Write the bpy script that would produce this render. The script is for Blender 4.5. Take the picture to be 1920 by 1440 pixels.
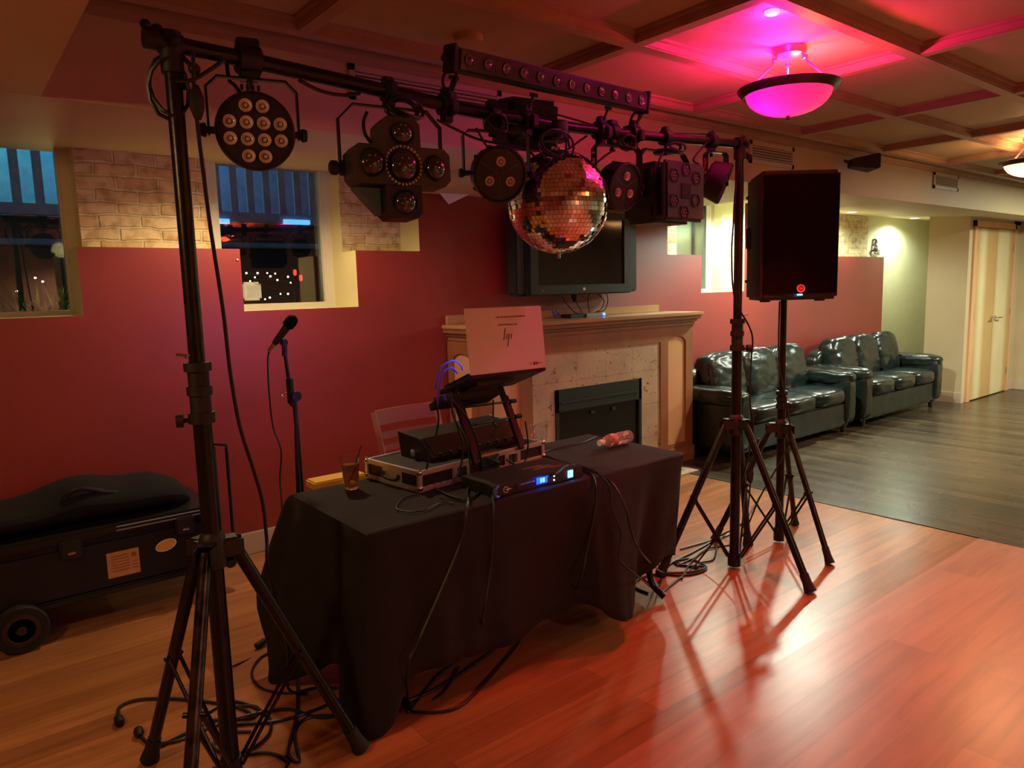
import bpy, bmesh, math, random
from mathutils import Vector, Matrix, noise
for o in list(bpy.data.objects): bpy.data.objects.remove(o)
S = bpy.context.scene; COL = S.collection
R = math.radians; PI = math.pi
random.seed(4)

# ------------------------------------------------------------------ camera
FPX, YAW, PITCH, ROLL = 1352.3, 0.66887, 0.12991, -0.027397
def cam_axes():
    cy, sy, cp, sp = math.cos(YAW), math.sin(YAW), math.cos(PITCH), math.sin(PITCH)
    f = Vector((sy*cp, cy*cp, -sp)); r = Vector((cy, -sy, 0)); u = r.cross(f)
    c, s = math.cos(ROLL), math.sin(ROLL)
    return c*r+s*u, -s*r+c*u, -f
AX = cam_axes(); EYE = Vector((0, 0, 1.5))
cd = bpy.data.cameras.new('camera'); cam = bpy.data.objects.new('camera', cd); COL.objects.link(cam)
cd.lens = FPX*36/1920; cd.sensor_width = 36; cd.clip_start = 0.02
cam.matrix_world = Matrix.Translation(EYE) @ Matrix((AX[0], AX[1], AX[2])).transposed().to_4x4()
S.camera = cam
def ray(x, y): return AX[0]*((x-960)/FPX)+AX[1]*((720-y)/FPX)-AX[2]
def on(axis, val, x, y):           # world point of the plane axis=val seen at photo pixel x, y
    d = ray(x, y); return EYE+d*((val-EYE[axis])/d[axis])

# ------------------------------------------------------------------ world, exposure
W = bpy.data.worlds.new('night'); S.world = W; W.use_nodes = True
bg = W.node_tree.nodes['Background']; bg.inputs[0].default_value = (0.010, 0.02, 0.035, 1); bg.inputs[1].default_value = 1.0
S.view_settings.view_transform = 'Standard'; S.view_settings.look = 'None'
S.view_settings.exposure = 1.6; S.view_settings.gamma = 1.0; S.view_settings.use_curve_mapping = False

def light(kind, loc, color, power, size=0.1, direction=None, **k):
    l = bpy.data.lights.new('lamp_light', kind); l.energy = power; l.color = color
    if kind == 'AREA': l.size = size; l.shape = k.get('shape', 'DISK')
    elif kind == 'SPOT': l.shadow_soft_size = size; l.spot_size = k.get('spot', 1.2); l.spot_blend = k.get('blend', .5)
    else: l.shadow_soft_size = size
    o = bpy.data.objects.new('lamp_light', l); COL.objects.link(o); o.location = loc
    if direction is not None: o.rotation_euler = Vector(direction).to_track_quat('-Z', 'Y').to_euler()
    if 'size_y' in k: l.shape = 'RECTANGLE'; l.size_y = k['size_y']
    return o

# recessed downlights over the sofas (cool white), the pendants carry their own bulbs in their builder
COOL = (0.86, 1.0, 0.80); WARM = (1.0, 0.52, 0.22); RED = (1.0, 0.10, 0.03); MAG = (1.0, 0.008, 0.36)
DOWN = [(5.85, 4.28), (6.10, 3.42), (8.15, 4.08), (9.85, 4.12)]
def soffit_z(y): return 2.148+0.088*(y-2.787)

# ------------------------------------------------------------------ materials
def mat(name, col, rough=0.5, metal=0.0, emit=None, estr=0, var=0.0, vscale=8, bump=0, bscale=60, coat=0, trans=0, spec=None, stretch=None, ior=None):
    m = bpy.data.materials.new(name); m.use_nodes = True; nt = m.node_tree; N = nt.nodes; L = nt.links
    b = N['Principled BSDF']; c = tuple(col)+(1,) if len(col) == 3 else col
    b.inputs['Base Color'].default_value = c; b.inputs['Roughness'].default_value = rough; b.inputs['Metallic'].default_value = metal
    if emit: b.inputs['Emission Color'].default_value = tuple(emit)+(1,); b.inputs['Emission Strength'].default_value = estr
    if coat: b.inputs['Coat Weight'].default_value = coat; b.inputs['Coat Roughness'].default_value = .15
    if trans: b.inputs['Transmission Weight'].default_value = trans
    if spec is not None: b.inputs['Specular IOR Level'].default_value = spec
    if ior: b.inputs['IOR'].default_value = ior
    tc = N.new('ShaderNodeTexCoord'); mp = N.new('ShaderNodeMapping'); L.new(tc.outputs['Object'], mp.inputs[0])
    if stretch: mp.inputs['Scale'].default_value = stretch
    if var:
        n = N.new('ShaderNodeTexNoise'); n.inputs['Scale'].default_value = vscale; n.inputs['Detail'].default_value = 5; L.new(mp.outputs[0], n.inputs[0])
        r = N.new('ShaderNodeValToRGB'); r.color_ramp.elements[0].position = .3; r.color_ramp.elements[1].position = .7
        r.color_ramp.elements[0].color = tuple(x*(1-var) for x in c[:3])+(1,); r.color_ramp.elements[1].color = tuple(min(1, x*(1+var)) for x in c[:3])+(1,)
        L.new(n.outputs[0], r.inputs[0]); L.new(r.outputs[0], b.inputs['Base Color'])
    if bump:
        n2 = N.new('ShaderNodeTexNoise'); n2.inputs['Scale'].default_value = bscale; n2.inputs['Detail'].default_value = 4; L.new(mp.outputs[0], n2.inputs[0])
        bm_ = N.new('ShaderNodeBump'); bm_.inputs['Strength'].default_value = bump; bm_.inputs['Distance'].default_value = .01; L.new(n2.outputs[0], bm_.inputs['Height']); L.new(bm_.outputs[0], b.inputs['Normal'])
    return m

def brick_wall_mat():
    m = mat('old_brick', (.5, .4, .3), .9); nt = m.node_tree; N = nt.nodes; L = nt.links; b = N['Principled BSDF']
    geo = N.new('ShaderNodeNewGeometry'); sx = N.new('ShaderNodeSeparateXYZ'); L.new(geo.outputs['Position'], sx.inputs[0])
    cx = N.new('ShaderNodeCombineXYZ'); L.new(sx.outputs[0], cx.inputs[0]); L.new(sx.outputs[2], cx.inputs[1])
    wn = N.new('ShaderNodeTexNoise'); wn.inputs['Scale'].default_value = 9; L.new(cx.outputs[0], wn.inputs[0])
    mx = N.new('ShaderNodeVectorMath'); mx.operation = 'MULTIPLY_ADD'; L.new(wn.outputs['Color'], mx.inputs[0]); mx.inputs[1].default_value = (.03, .03, 0); L.new(cx.outputs[0], mx.inputs[2])
    br = N.new('ShaderNodeTexBrick'); L.new(mx.outputs[0], br.inputs[0]); br.inputs['Scale'].default_value = 1
    br.inputs['Color1'].default_value = (.58, .40, .23, 1); br.inputs['Color2'].default_value = (.72, .58, .36, 1); br.inputs['Mortar'].default_value = (.70, .60, .40, 1)
    br.inputs['Mortar Size'].default_value = .009; br.inputs['Mortar Smooth'].default_value = .5; br.inputs['Brick Width'].default_value = .21; br.inputs['Row Height'].default_value = .068; br.inputs['Bias'].default_value = .1
    n = N.new('ShaderNodeTexNoise'); n.inputs['Scale'].default_value = 16; n.inputs['Detail'].default_value = 7; L.new(cx.outputs[0], n.inputs[0])
    rp = N.new('ShaderNodeValToRGB'); rp.color_ramp.elements[0].position = .34; rp.color_ramp.elements[0].color = (.58, .48, .34, 1); rp.color_ramp.elements[1].position = .55; rp.color_ramp.elements[1].color = (1, 1, 1, 1); L.new(n.outputs[0], rp.inputs[0])
    mm = N.new('ShaderNodeMixRGB'); mm.blend_type = 'MULTIPLY'; mm.inputs[0].default_value = .8; L.new(br.outputs[0], mm.inputs[1]); L.new(rp.outputs[0], mm.inputs[2]); L.new(mm.outputs[0], b.inputs['Base Color'])
    sc = N.new('ShaderNodeMath'); sc.operation = 'MULTIPLY_ADD'; L.new(br.outputs['Fac'], sc.inputs[0]); sc.inputs[1].default_value = -1.2; L.new(n.outputs[0], sc.inputs[2])
    bp = N.new('ShaderNodeBump'); bp.inputs['Strength'].default_value = .8; bp.inputs['Distance'].default_value = .012; L.new(sc.outputs[0], bp.inputs['Height']); L.new(bp.outputs[0], b.inputs['Normal'])
    return m

def plank_mat(name, c1, c2, dark, width, length, along_y=False, rough=.25, streak=.5, seam=.0012, grain=(2.2, 26, 1), warp=.6):
    m = mat(name, c1, rough); nt = m.node_tree; N = nt.nodes; L = nt.links; b = N['Principled BSDF']
    geo = N.new('ShaderNodeNewGeometry'); sx = N.new('ShaderNodeSeparateXYZ'); L.new(geo.outputs['Position'], sx.inputs[0])
    cx = N.new('ShaderNodeCombineXYZ'); L.new(sx.outputs[1 if along_y else 0], cx.inputs[0]); L.new(sx.outputs[0 if along_y else 1], cx.inputs[1])
    br = N.new('ShaderNodeTexBrick'); L.new(cx.outputs[0], br.inputs[0]); br.inputs['Scale'].default_value = 1; br.offset = .37; br.offset_frequency = 2
    br.inputs['Color1'].default_value = tuple(c1)+(1,); br.inputs['Color2'].default_value = tuple(c2)+(1,); br.inputs['Mortar'].default_value = tuple(dark)+(1,)
    br.inputs['Mortar Size'].default_value = seam; br.inputs['Mortar Smooth'].default_value = .2; br.inputs['Brick Width'].default_value = length; br.inputs['Row Height'].default_value = width
    mp = N.new('ShaderNodeMapping'); mp.inputs['Scale'].default_value = grain; L.new(cx.outputs[0], mp.inputs[0])
    n = N.new('ShaderNodeTexNoise'); n.inputs['Scale'].default_value = 1; n.inputs['Detail'].default_value = 7; n.inputs['Distortion'].default_value = warp; L.new(mp.outputs[0], n.inputs[0])
    rp = N.new('ShaderNodeValToRGB'); rp.color_ramp.elements[0].position = .3; rp.color_ramp.elements[0].color = (1-streak, 1-streak, 1-streak, 1); rp.color_ramp.elements[1].position = .62; rp.color_ramp.elements[1].color = (1, 1, 1, 1); L.new(n.outputs[0], rp.inputs[0])
    mm = N.new('ShaderNodeMixRGB'); mm.blend_type = 'MULTIPLY'; mm.inputs[0].default_value = 1; L.new(br.outputs[0], mm.inputs[1]); L.new(rp.outputs[0], mm.inputs[2]); L.new(mm.outputs[0], b.inputs['Base Color'])
    r2 = N.new('ShaderNodeTexNoise'); r2.inputs['Scale'].default_value = 3.5; r2.inputs['Detail'].default_value = 4; L.new(cx.outputs[0], r2.inputs[0])
    ma = N.new('ShaderNodeMath'); ma.operation = 'MULTIPLY_ADD'; L.new(r2.outputs[0], ma.inputs[0]); ma.inputs[1].default_value = .05; ma.inputs[2].default_value = rough-.02; L.new(ma.outputs[0], b.inputs['Roughness'])
    bp = N.new('ShaderNodeBump'); bp.inputs['Strength'].default_value = .25; bp.inputs['Distance'].default_value = .002; bp.invert = True; L.new(br.outputs['Fac'], bp.inputs['Height']); L.new(bp.outputs[0], b.inputs['Normal'])
    return m

def travertine():
    m = mat('travertine', (.50, .36, .235), .45, var=.16, vscale=5, bump=.15, bscale=40); nt = m.node_tree; N = nt.nodes; L = nt.links; b = N['Principled BSDF']
    src = b.inputs['Base Color'].links[0].from_socket
    geo = N.new('ShaderNodeNewGeometry'); mp = N.new('ShaderNodeMapping'); mp.inputs['Scale'].default_value = (24, 24, 40); L.new(geo.outputs['Position'], mp.inputs[0])
    n = N.new('ShaderNodeTexNoise'); n.inputs['Scale'].default_value = 1; n.inputs['Detail'].default_value = 6; L.new(mp.outputs[0], n.inputs[0])
    big = N.new('ShaderNodeTexNoise'); big.inputs['Scale'].default_value = 3.2; L.new(geo.outputs['Position'], big.inputs[0])
    ad = N.new('ShaderNodeMath'); ad.operation = 'MULTIPLY_ADD'; L.new(big.outputs[0], ad.inputs[0]); ad.inputs[1].default_value = .35; L.new(n.outputs[0], ad.inputs[2])
    rp = N.new('ShaderNodeValToRGB'); rp.color_ramp.elements[0].position = .50; rp.color_ramp.elements[0].color = (.28, .17, .09, 1); rp.color_ramp.elements[1].position = .56; rp.color_ramp.elements[1].color = (1, 1, 1, 1); L.new(ad.outputs[0], rp.inputs[0])
    mm = N.new('ShaderNodeMixRGB'); mm.blend_type = 'MULTIPLY'; mm.inputs[0].default_value = .8; L.new(src, mm.inputs[1]); L.new(rp.outputs[0], mm.inputs[2])
    sx = N.new('ShaderNodeSeparateXYZ'); L.new(geo.outputs['Position'], sx.inputs[0]); cx = N.new('ShaderNodeCombineXYZ'); L.new(sx.outputs[0], cx.inputs[0]); L.new(sx.outputs[2], cx.inputs[1])
    br = N.new('ShaderNodeTexBrick'); L.new(cx.outputs[0], br.inputs[0]); br.offset = 0; br.inputs['Scale'].default_value = 1; br.inputs['Brick Width'].default_value = .305; br.inputs['Row Height'].default_value = .275; br.inputs['Mortar Size'].default_value = .0016
    br.inputs['Color1'].default_value = br.inputs['Color2'].default_value = (1, 1, 1, 1); br.inputs['Mortar'].default_value = (.62, .55, .45, 1)
    m2 = N.new('ShaderNodeMixRGB'); m2.blend_type = 'MULTIPLY'; m2.inputs[0].default_value = 1; L.new(mm.outputs[0], m2.inputs[1]); L.new(br.outputs[0], m2.inputs[2]); L.new(m2.outputs[0], b.inputs['Base Color'])
    return m

def glass_mat(name, refl=.12, tint=(1, 1, 1)):
    m = bpy.data.materials.new(name); m.use_nodes = True; nt = m.node_tree; N = nt.nodes; L = nt.links; N.remove(N['Principled BSDF'])
    t = N.new('ShaderNodeBsdfTransparent'); t.inputs[0].default_value = tuple(tint)+(1,)
    g = N.new('ShaderNodeBsdfGlossy'); g.inputs['Roughness'].default_value = .01
    lw = N.new('ShaderNodeLayerWeight'); lw.inputs['Blend'].default_value = .35
    ma = N.new('ShaderNodeMath'); ma.operation = 'MULTIPLY_ADD'; L.new(lw.outputs['Fresnel'], ma.inputs[0]); ma.inputs[1].default_value = .9; ma.inputs[2].default_value = refl*.4
    mx = N.new('ShaderNodeMixShader'); L.new(ma.outputs[0], mx.inputs[0]); L.new(t.outputs[0], mx.inputs[1]); L.new(g.outputs[0], mx.inputs[2]); L.new(mx.outputs[0], N['Material Output'].inputs[0])
    return m

def bowl_mat(name, col):
    m = bpy.data.materials.new(name); m.use_nodes = True; nt = m.node_tree; N = nt.nodes; L = nt.links; N.remove(N['Principled BSDF'])
    n = N.new('ShaderNodeTexNoise'); n.inputs['Scale'].default_value = 14; n.inputs['Detail'].default_value = 4
    r = N.new('ShaderNodeValToRGB'); r.color_ramp.elements[0].color = tuple(c*.75 for c in col)+(1,); r.color_ramp.elements[1].color = tuple(col)+(1,); L.new(n.outputs[0], r.inputs[0])
    t = N.new('ShaderNodeBsdfTranslucent'); d = N.new('ShaderNodeBsdfDiffuse'); L.new(r.outputs[0], t.inputs[0]); L.new(r.outputs[0], d.inputs[0])
    mx = N.new('ShaderNodeMixShader'); mx.inputs[0].default_value = .3; L.new(t.outputs[0], mx.inputs[1]); L.new(d.outputs[0], mx.inputs[2]); L.new(mx.outputs[0], N['Material Output'].inputs[0])
    return m

M = {}
M['red'] = mat('red_paint', (.26, .026, .019), .5, var=.06, vscale=3, bump=.03, bscale=250, spec=.5, coat=.6)
M['red'].node_tree.nodes['Principled BSDF'].inputs['Coat Roughness'].default_value = .36
M['cream'] = mat('cream_paint', (.74, .68, .38), .6, var=.04, vscale=4)
M['tan'] = mat('tan_paint', (.54, .42, .25), .6, var=.05, vscale=2, bump=.03, bscale=200)
M['ceil'] = mat('ceiling_tile', (.46, .33, .19), .65, var=.05, vscale=3, bump=.06, bscale=320)
M['beam'] = mat('ceiling_batten', (.40, .25, .16), .5, var=.08)
M['white_wall'] = mat('pale_plaster', (.62, .62, .42), .6, var=.03)
M['brick'] = brick_wall_mat()
M['floor'] = plank_mat('maple_floor', (.51, .215, .078), (.33, .125, .046), (.16, .07, .03), .13, 1.15, rough=.29, streak=.30, seam=.0009)
M['floor2'] = plank_mat('maple_floor_front', (.54, .225, .135), (.43, .17, .098), (.36, .16, .07), .16, 1.5, rough=.32, streak=.20, seam=.0007)
M['darkfloor'] = plank_mat('dark_laminate', (.115, .075, .044), (.040, .026, .015), (.15, .11, .07), .10, 1.2, along_y=True, rough=.27, streak=.78, seam=.0012, grain=(1.1, 44, 1), warp=.08)  # reflected light lines painted in as joints paler than the planks
M['base'] = mat('baseboard_paint', (.55, .42, .30), .4)
M['vinyl'] = mat('white_vinyl', (.70, .68, .56), .4)
M['glass'] = glass_mat('window_glass', .12)
M['black'] = mat('black_metal', (.012, .011, .012), .38, .3, var=.3, vscale=30)
M['pole'] = mat('black_scuffed_steel', (.012, .011, .011), .30, .35, var=.4, vscale=25, bump=.05)
M['worn'] = mat('scuffed_black_tube', (.05, .04, .035), .3, .8, var=.9, vscale=22, bump=.1)
M['plast'] = mat('black_plastic', (.011, .010, .010), .55, var=.2, bump=.05, bscale=300)
M['plast2'] = mat('black_body_plastic', (.016, .014, .013), .5, var=.15, bump=.05, bscale=300)
M['housing'] = mat('grey_black_housing', (.040, .040, .032), .5, var=.15)
M['rubber'] = mat('rubber', (.010, .010, .010), .7)
M['cord'] = mat('cable_rubber', (.010, .009, .009), .42)
M['cloth'] = mat('black_tablecloth', (.008, .0065, .007), .9, var=.2, vscale=5, bump=.4, bscale=420)
M['fabric'] = mat('navy_bag_fabric', (.0018, .0022, .0045), .95, var=.25, bump=.4, bscale=120)
M['alu'] = mat('aluminium', (.78, .75, .72), .38, .75, bump=.05)
M['chrome'] = mat('chrome', (.75, .75, .75), .12, 1.0)
M['lensw'] = mat('frosted_lens', (.62, .48, .40), .22)
M['lensd'] = mat('dark_lens', (.03, .03, .03), .04, .2, coat=1)
M['led'] = mat('led_dot', (.42, .36, .31), .3)
M['mirror'] = mat('mirror_tile', (.92, .88, .86), .035, 1.0)
M['ballcore'] = mat('ball_grout', (.25, .22, .2), .4, .3)
M['leather'] = mat('dark_green_leather', (.0085, .0145, .0130), .25, var=.35, vscale=7, bump=.13, bscale=30)
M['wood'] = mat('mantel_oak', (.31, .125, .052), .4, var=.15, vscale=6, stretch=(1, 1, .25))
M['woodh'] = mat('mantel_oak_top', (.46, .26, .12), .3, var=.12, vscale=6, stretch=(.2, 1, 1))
M['panel'] = mat('maple_panel', (.68, .37, .18), .4, var=.08, vscale=5, stretch=(1, 1, .2))
M['chairw'] = mat('cherry_wood', (.40, .115, .045), .32, var=.2, vscale=8, stretch=(.2, 1, 1))
M['stone'] = travertine()
M['firemetal'] = mat('green_black_metal', (.020, .030, .022), .45, .3)
M['fireglass'] = mat('firebox_mesh', (.012, .011, .010), .25, .2)
M['tv'] = mat('tv_bezel', (.026, .036, .030), .35, var=.1)
M['screen'] = mat('tv_screen', (.022, .018, .017), .08, spec=.6)
M['silver'] = mat('silver_plastic', (.35, .38, .40), .35, .4)
M['blueled'] = mat('blue_led', (0, .1, .6), .3, emit=(.02, .16, 1), estr=6)
M['cyanled'] = mat('cyan_digits', (0, .3, .8), .3, emit=(.04, .42, 1), estr=5)
M['whiteled'] = mat('white_led', (.8, .8, .8), .3, emit=(1, .95, .85), estr=2)
M['lid'] = mat('laptop_lid', (.90, .80, .80), .35)
M['ink'] = mat('dark_ink', (.05, .02, .02), .5)
M['fadedred'] = mat('faded_red_ink', (.45, .16, .15), .5)
M['redink'] = mat('red_ink', (.55, .02, .03), .5)
M['blueink'] = mat('blue_ink', (.12, .10, .55), .5)
M['whiteink'] = mat('white_ink', (.88, .82, .80), .5)
M['redtext'] = mat('red_print', (.85, .12, .05), .5)
M['yellow'] = mat('yellow_plastic', (.80, .48, .03), .5)
M['sticker'] = mat('yellow_sticker', (.72, .42, .06), .5, var=.15, vscale=20)
M['paper'] = mat('paper_label', (.55, .30, .12), .6, var=.12, vscale=30)
M['case'] = mat('tool_case_plastic', (.004, .005, .008), .45, var=.2)
M['casegrey'] = mat('case_lid_edge', (.018, .018, .016), .35, .3)
M['wheelred'] = mat('dull_red_hub', (.035, .012, .012), .6)
M['vent'] = mat('vent_paint', (.50, .40, .27), .5)
M['ventdark'] = mat('vent_dark', (.02, .015, .012), .8)
M['doorwood'] = None
M['laminate'] = mat('black_laminate', (.022, .020, .018), .4, var=.25, vscale=30)
M['blue'] = mat('blue_cable', (.03, .05, .40), .4)
M['teal'] = mat('teal_housing', (.03, .11, .10), .4)
M['drink'] = mat('whisky_cola', (.50, .27, .13), .05, trans=.65, ior=1.33)
M['clear'] = mat('clear_plastic', (.95, .95, .95), .04, trans=1.0, ior=1.3)
M['cap'] = mat('white_cap', (.85, .80, .78), .4)
M['ice'] = mat('ice', (.9, .9, .9), .1, trans=.8, ior=1.2)
M['buddha'] = mat('silver_figure', (.55, .55, .52), .25, .9)
M['bronze'] = mat('dark_bronze_rim', (.07, .045, .04), .35, .6, bump=.1)
M['rosemetal'] = mat('brushed_metal', (.50, .40, .40), .35, .8)
M['outside'] = mat('outside_ground', (.06, .07, .08), .8, var=.4, vscale=2)
M['fence'] = mat('painted_fence', (.20, .26, .30), .7, var=.2)
M['leaf'] = mat('leaves', (.10, .16, .03), .6, var=.4)
M['blind'] = mat('pale_blind', (.42, .72, .62), .6)
M['grille'] = mat('speaker_grille', (.006, .005, .005), .75, spec=.05, bump=.3, bscale=500)

def stripes_door():
    m = mat('veneer_door', (.7, .5, .25), .35); nt = m.node_tree; N = nt.nodes; L = nt.links; b = N['Principled BSDF']
    geo = N.new('ShaderNodeNewGeometry'); sx = N.new('ShaderNodeSeparateXYZ'); L.new(geo.outputs['Position'], sx.inputs[0])
    n = N.new('ShaderNodeTexNoise'); n.noise_dimensions = '1D'; n.inputs['Scale'].default_value = 2.6; n.inputs['Detail'].default_value = 0; L.new(sx.outputs[0], n.inputs['W'])
    rp = N.new('ShaderNodeValToRGB'); e = rp.color_ramp.elements; e[0].position = .36; e[0].color = (.60, .37, .14, 1); e[1].position = .6; e[1].color = (.80, .66, .38, 1); L.new(n.outputs[0], rp.inputs[0])
    n2 = N.new('ShaderNodeTexNoise'); n2.inputs['Scale'].default_value = 3; n2.inputs['Detail'].default_value = 5; L.new(geo.outputs['Position'], n2.inputs[0])
    mm = N.new('ShaderNodeMixRGB'); mm.blend_type = 'MULTIPLY'; mm.inputs[0].default_value = .25; L.new(rp.outputs[0], mm.inputs[1]); L.new(n2.outputs[0], mm.inputs[2]); L.new(mm.outputs[0], b.inputs['Base Color'])
    return m
M['doorwood'] = stripes_door()

# ------------------------------------------------------------------ mesh helpers
def ob(name, bm, m, parent=None, smooth=False, label=None):
    if isinstance(bm, bmesh.types.BMesh):
        me = bpy.data.meshes.new(name); bmesh.ops.recalc_face_normals(bm, faces=bm.faces); bm.to_mesh(me); bm.free()
    else: me = bm
    ms = m if isinstance(m, (list, tuple)) else [m]
    for q in ms: me.materials.append(M[q] if isinstance(q, str) else q)
    if smooth:
        me.polygons.foreach_set('use_smooth', [True]*len(me.polygons))
        try: me.set_sharp_from_angle(angle=R(38))
        except Exception: pass
    o = bpy.data.objects.new(name, me); COL.objects.link(o)
    if parent is not None: o.parent = parent
    if label: o['label'] = label
    return o
def tag(o, label, cat, group=None, kind=None):
    o['label'] = label; o['category'] = cat
    if group: o['group'] = group
    if kind: o['kind'] = kind
    return o
def thing(name, label, cat, loc=(0, 0, 0), rz=0, group=None):
    o = bpy.data.objects.new(name, None); COL.objects.link(o); o.location = loc; o.rotation_euler = (0, 0, rz); o.empty_display_size = .05
    return tag(o, label, cat, group)
def struct(name, bm, m, parent=None, smooth=False):
    o = ob(name, bm, m, parent, smooth)
    if parent is None: o['kind'] = 'structure'
    return o
def NB(): return bmesh.new()
def merge(dst, src, T=None):
    me = bpy.data.meshes.new('tmp'); src.to_mesh(me); src.free()
    if T is not None: me.transform(T)
    dst.from_mesh(me); bpy.data.meshes.remove(me)
def box(bm, c, s, b=0, T=None, seg=2):
    t = NB(); bmesh.ops.create_cube(t, size=1); bmesh.ops.scale(t, vec=s, verts=t.verts)
    if b: bmesh.ops.bevel(t, geom=list(t.edges), offset=min(b, min(s)*.49), segments=seg, affect='EDGES')
    bmesh.ops.translate(t, vec=c, verts=t.verts); merge(bm, t, T)
    return bm
def bx(x0, x1, y0, y1, z0, z1, b=0, bm=None):
    return box(bm or NB(), ((x0+x1)/2, (y0+y1)/2, (z0+z1)/2), (abs(x1-x0), abs(y1-y0), abs(z1-z0)), b)
def basis(d):
    d = Vector(d).normalized(); a = Vector((0, 0, 1)) if abs(d.z) < .9 else Vector((1, 0, 0))
    u = d.cross(a).normalized(); return u, d.cross(u).normalized()
def tube(bm, pts, r, n=10, caps=True, closed=False):
    P = [Vector(p) for p in pts]; rr = r if isinstance(r, (list, tuple)) else [r]*len(P); rings = []; u = None
    for i, p in enumerate(P):
        if closed: d = P[(i+1) % len(P)]-P[i-1]
        else: d = P[min(i+1, len(P)-1)]-P[max(i-1, 0)]
        if d.length < 1e-9: d = Vector((0, 0, 1))
        d.normalize()
        if u is None: u, v = basis(d)
        else:
            u = (u-d*u.dot(d)); u = u.normalized() if u.length > 1e-6 else basis(d)[0]; v = d.cross(u)
        rings.append([bm.verts.new(p+(u*math.cos(2*PI*k/n)+v*math.sin(2*PI*k/n))*rr[i]) for k in range(n)])
    m = len(rings)
    for i in range(m if closed else m-1):
        a, b = rings[i], rings[(i+1) % m]
        for k in range(n): bm.faces.new((a[k], a[(k+1) % n], b[(k+1) % n], b[k]))
    if caps and not closed: bm.faces.new(rings[0][::-1]); bm.faces.new(rings[-1])
    return bm
def cyl(bm, a, b, r0, r1=None, n=20): return tube(bm, [a, b], [r0, r0 if r1 is None else r1], n)
def lathe(bm, prof, T=None, n=32, caps=True):      # prof: (radius, axial); axis +z, placed by T
    t = NB(); rings = []
    for r, z in prof:
        rings.append([t.verts.new((r*math.cos(2*PI*k/n), r*math.sin(2*PI*k/n), z)) for k in range(n)] if r > 1e-5 else [t.verts.new((0, 0, z))])
    for a, b in zip(rings, rings[1:]):
        for k in range(n):
            q = [a[k % len(a)], a[(k+1) % len(a)], b[(k+1) % len(b)], b[k % len(b)]]; f = []
            for v in q:
                if v not in f: f.append(v)
            if len(f) > 2:
                try: t.faces.new(f)
                except ValueError: pass
    if prof[0] == prof[-1]: bmesh.ops.remove_doubles(t, verts=t.verts, dist=1e-6); caps = False
    if caps and len(rings[0]) > 1: t.faces.new(rings[0][::-1])
    if caps and len(rings[-1]) > 1: t.faces.new(rings[-1])
    merge(bm, t, T); return bm
def prism(bm, poly, y0, y1, T=None):     # polygon in xz, extruded along y
    t = NB(); a = [t.verts.new((x, y0, z)) for x, z in poly]; b = [t.verts.new((x, y1, z)) for x, z in poly]
    t.faces.new(a); t.faces.new(b[::-1])
    for i in range(len(poly)): j = (i+1) % len(poly); t.faces.new((a[i], a[j], b[j], b[i]))
    merge(bm, t, T); return bm
def sphere(bm, c, r, T=None, seg=16):
    t = NB(); bmesh.ops.create_uvsphere(t, u_segments=seg, v_segments=seg//2+2, radius=1)
    s = r if isinstance(r, (tuple, list)) else (r, r, r); bmesh.ops.scale(t, vec=s, verts=t.verts); bmesh.ops.translate(t, vec=c, verts=t.verts); merge(bm, t, T); return bm
def smooth_path(pts, k=8, closed=False):
    P = [Vector(p) for p in pts]; out = []; n = len(P)
    for i in range(n if closed else n-1):
        if closed: a, b, c, d = P[i-1], P[i], P[(i+1) % n], P[(i+2) % n]
        else: a, b, c, d = P[max(i-1, 0)], P[i], P[i+1], P[min(i+2, n-1)]
        for j in range(k):
            t = j/k; out.append(.5*((2*b)+(c-a)*t+(2*a-5*b+4*c-d)*t*t+(3*b-a-3*c+d)*t**3))
    if not closed: out.append(P[-1])
    return out
def pillow(bm, c, s, n=5, cuts=10, T=None, wr=0, seed=0, puff=0):
    t = NB(); bmesh.ops.create_cube(t, size=2); bmesh.ops.subdivide_edges(t, edges=list(t.edges), cuts=cuts, use_grid_fill=True)
    for v in t.verts:
        x, y, z = v.co; k = (abs(x)**n+abs(y)**n+abs(z)**n)**(-1/n); q = Vector((x*k, y*k, z*k))
        p = Vector((q.x*s[0]/2, q.y*s[1]/2, q.z*s[2]/2))
        if wr:
            w = noise.noise(Vector((p.x*9+seed, p.y*9, p.z*22+seed)))*wr+noise.noise(Vector((p.x*26+seed, p.y*20, p.z*40)))*wr*.5
            p += q.normalized()*w
        v.co = p+Vector(c)
    merge(bm, t, T); return bm
def RX(a): return Matrix.Rotation(a, 4, 'X')
def RY(a): return Matrix.Rotation(a, 4, 'Y')
def RZ(a): return Matrix.Rotation(a, 4, 'Z')
def TR(*p): return Matrix.Translation(Vector(p if len(p) == 3 else p[0]))
FACE = RX(R(90))           # lathe axis +z -> -y (front)
def text(s, size, T, name, m, parent=None, ext=.0006, align='CENTER', label=None):
    cu = bpy.data.curves.new(name, 'FONT'); cu.body = s; cu.size = size; cu.extrude = ext; cu.align_x = align; cu.align_y = 'CENTER'; cu.resolution_u = 2
    t = bpy.data.objects.new(name, cu); COL.objects.link(t); bpy.context.view_layer.update()
    me = bpy.data.meshes.new_from_object(t); bpy.data.objects.remove(t); me.transform(T); me.materials.clear()
    return ob(name, me, m, parent, label=label)
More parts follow.
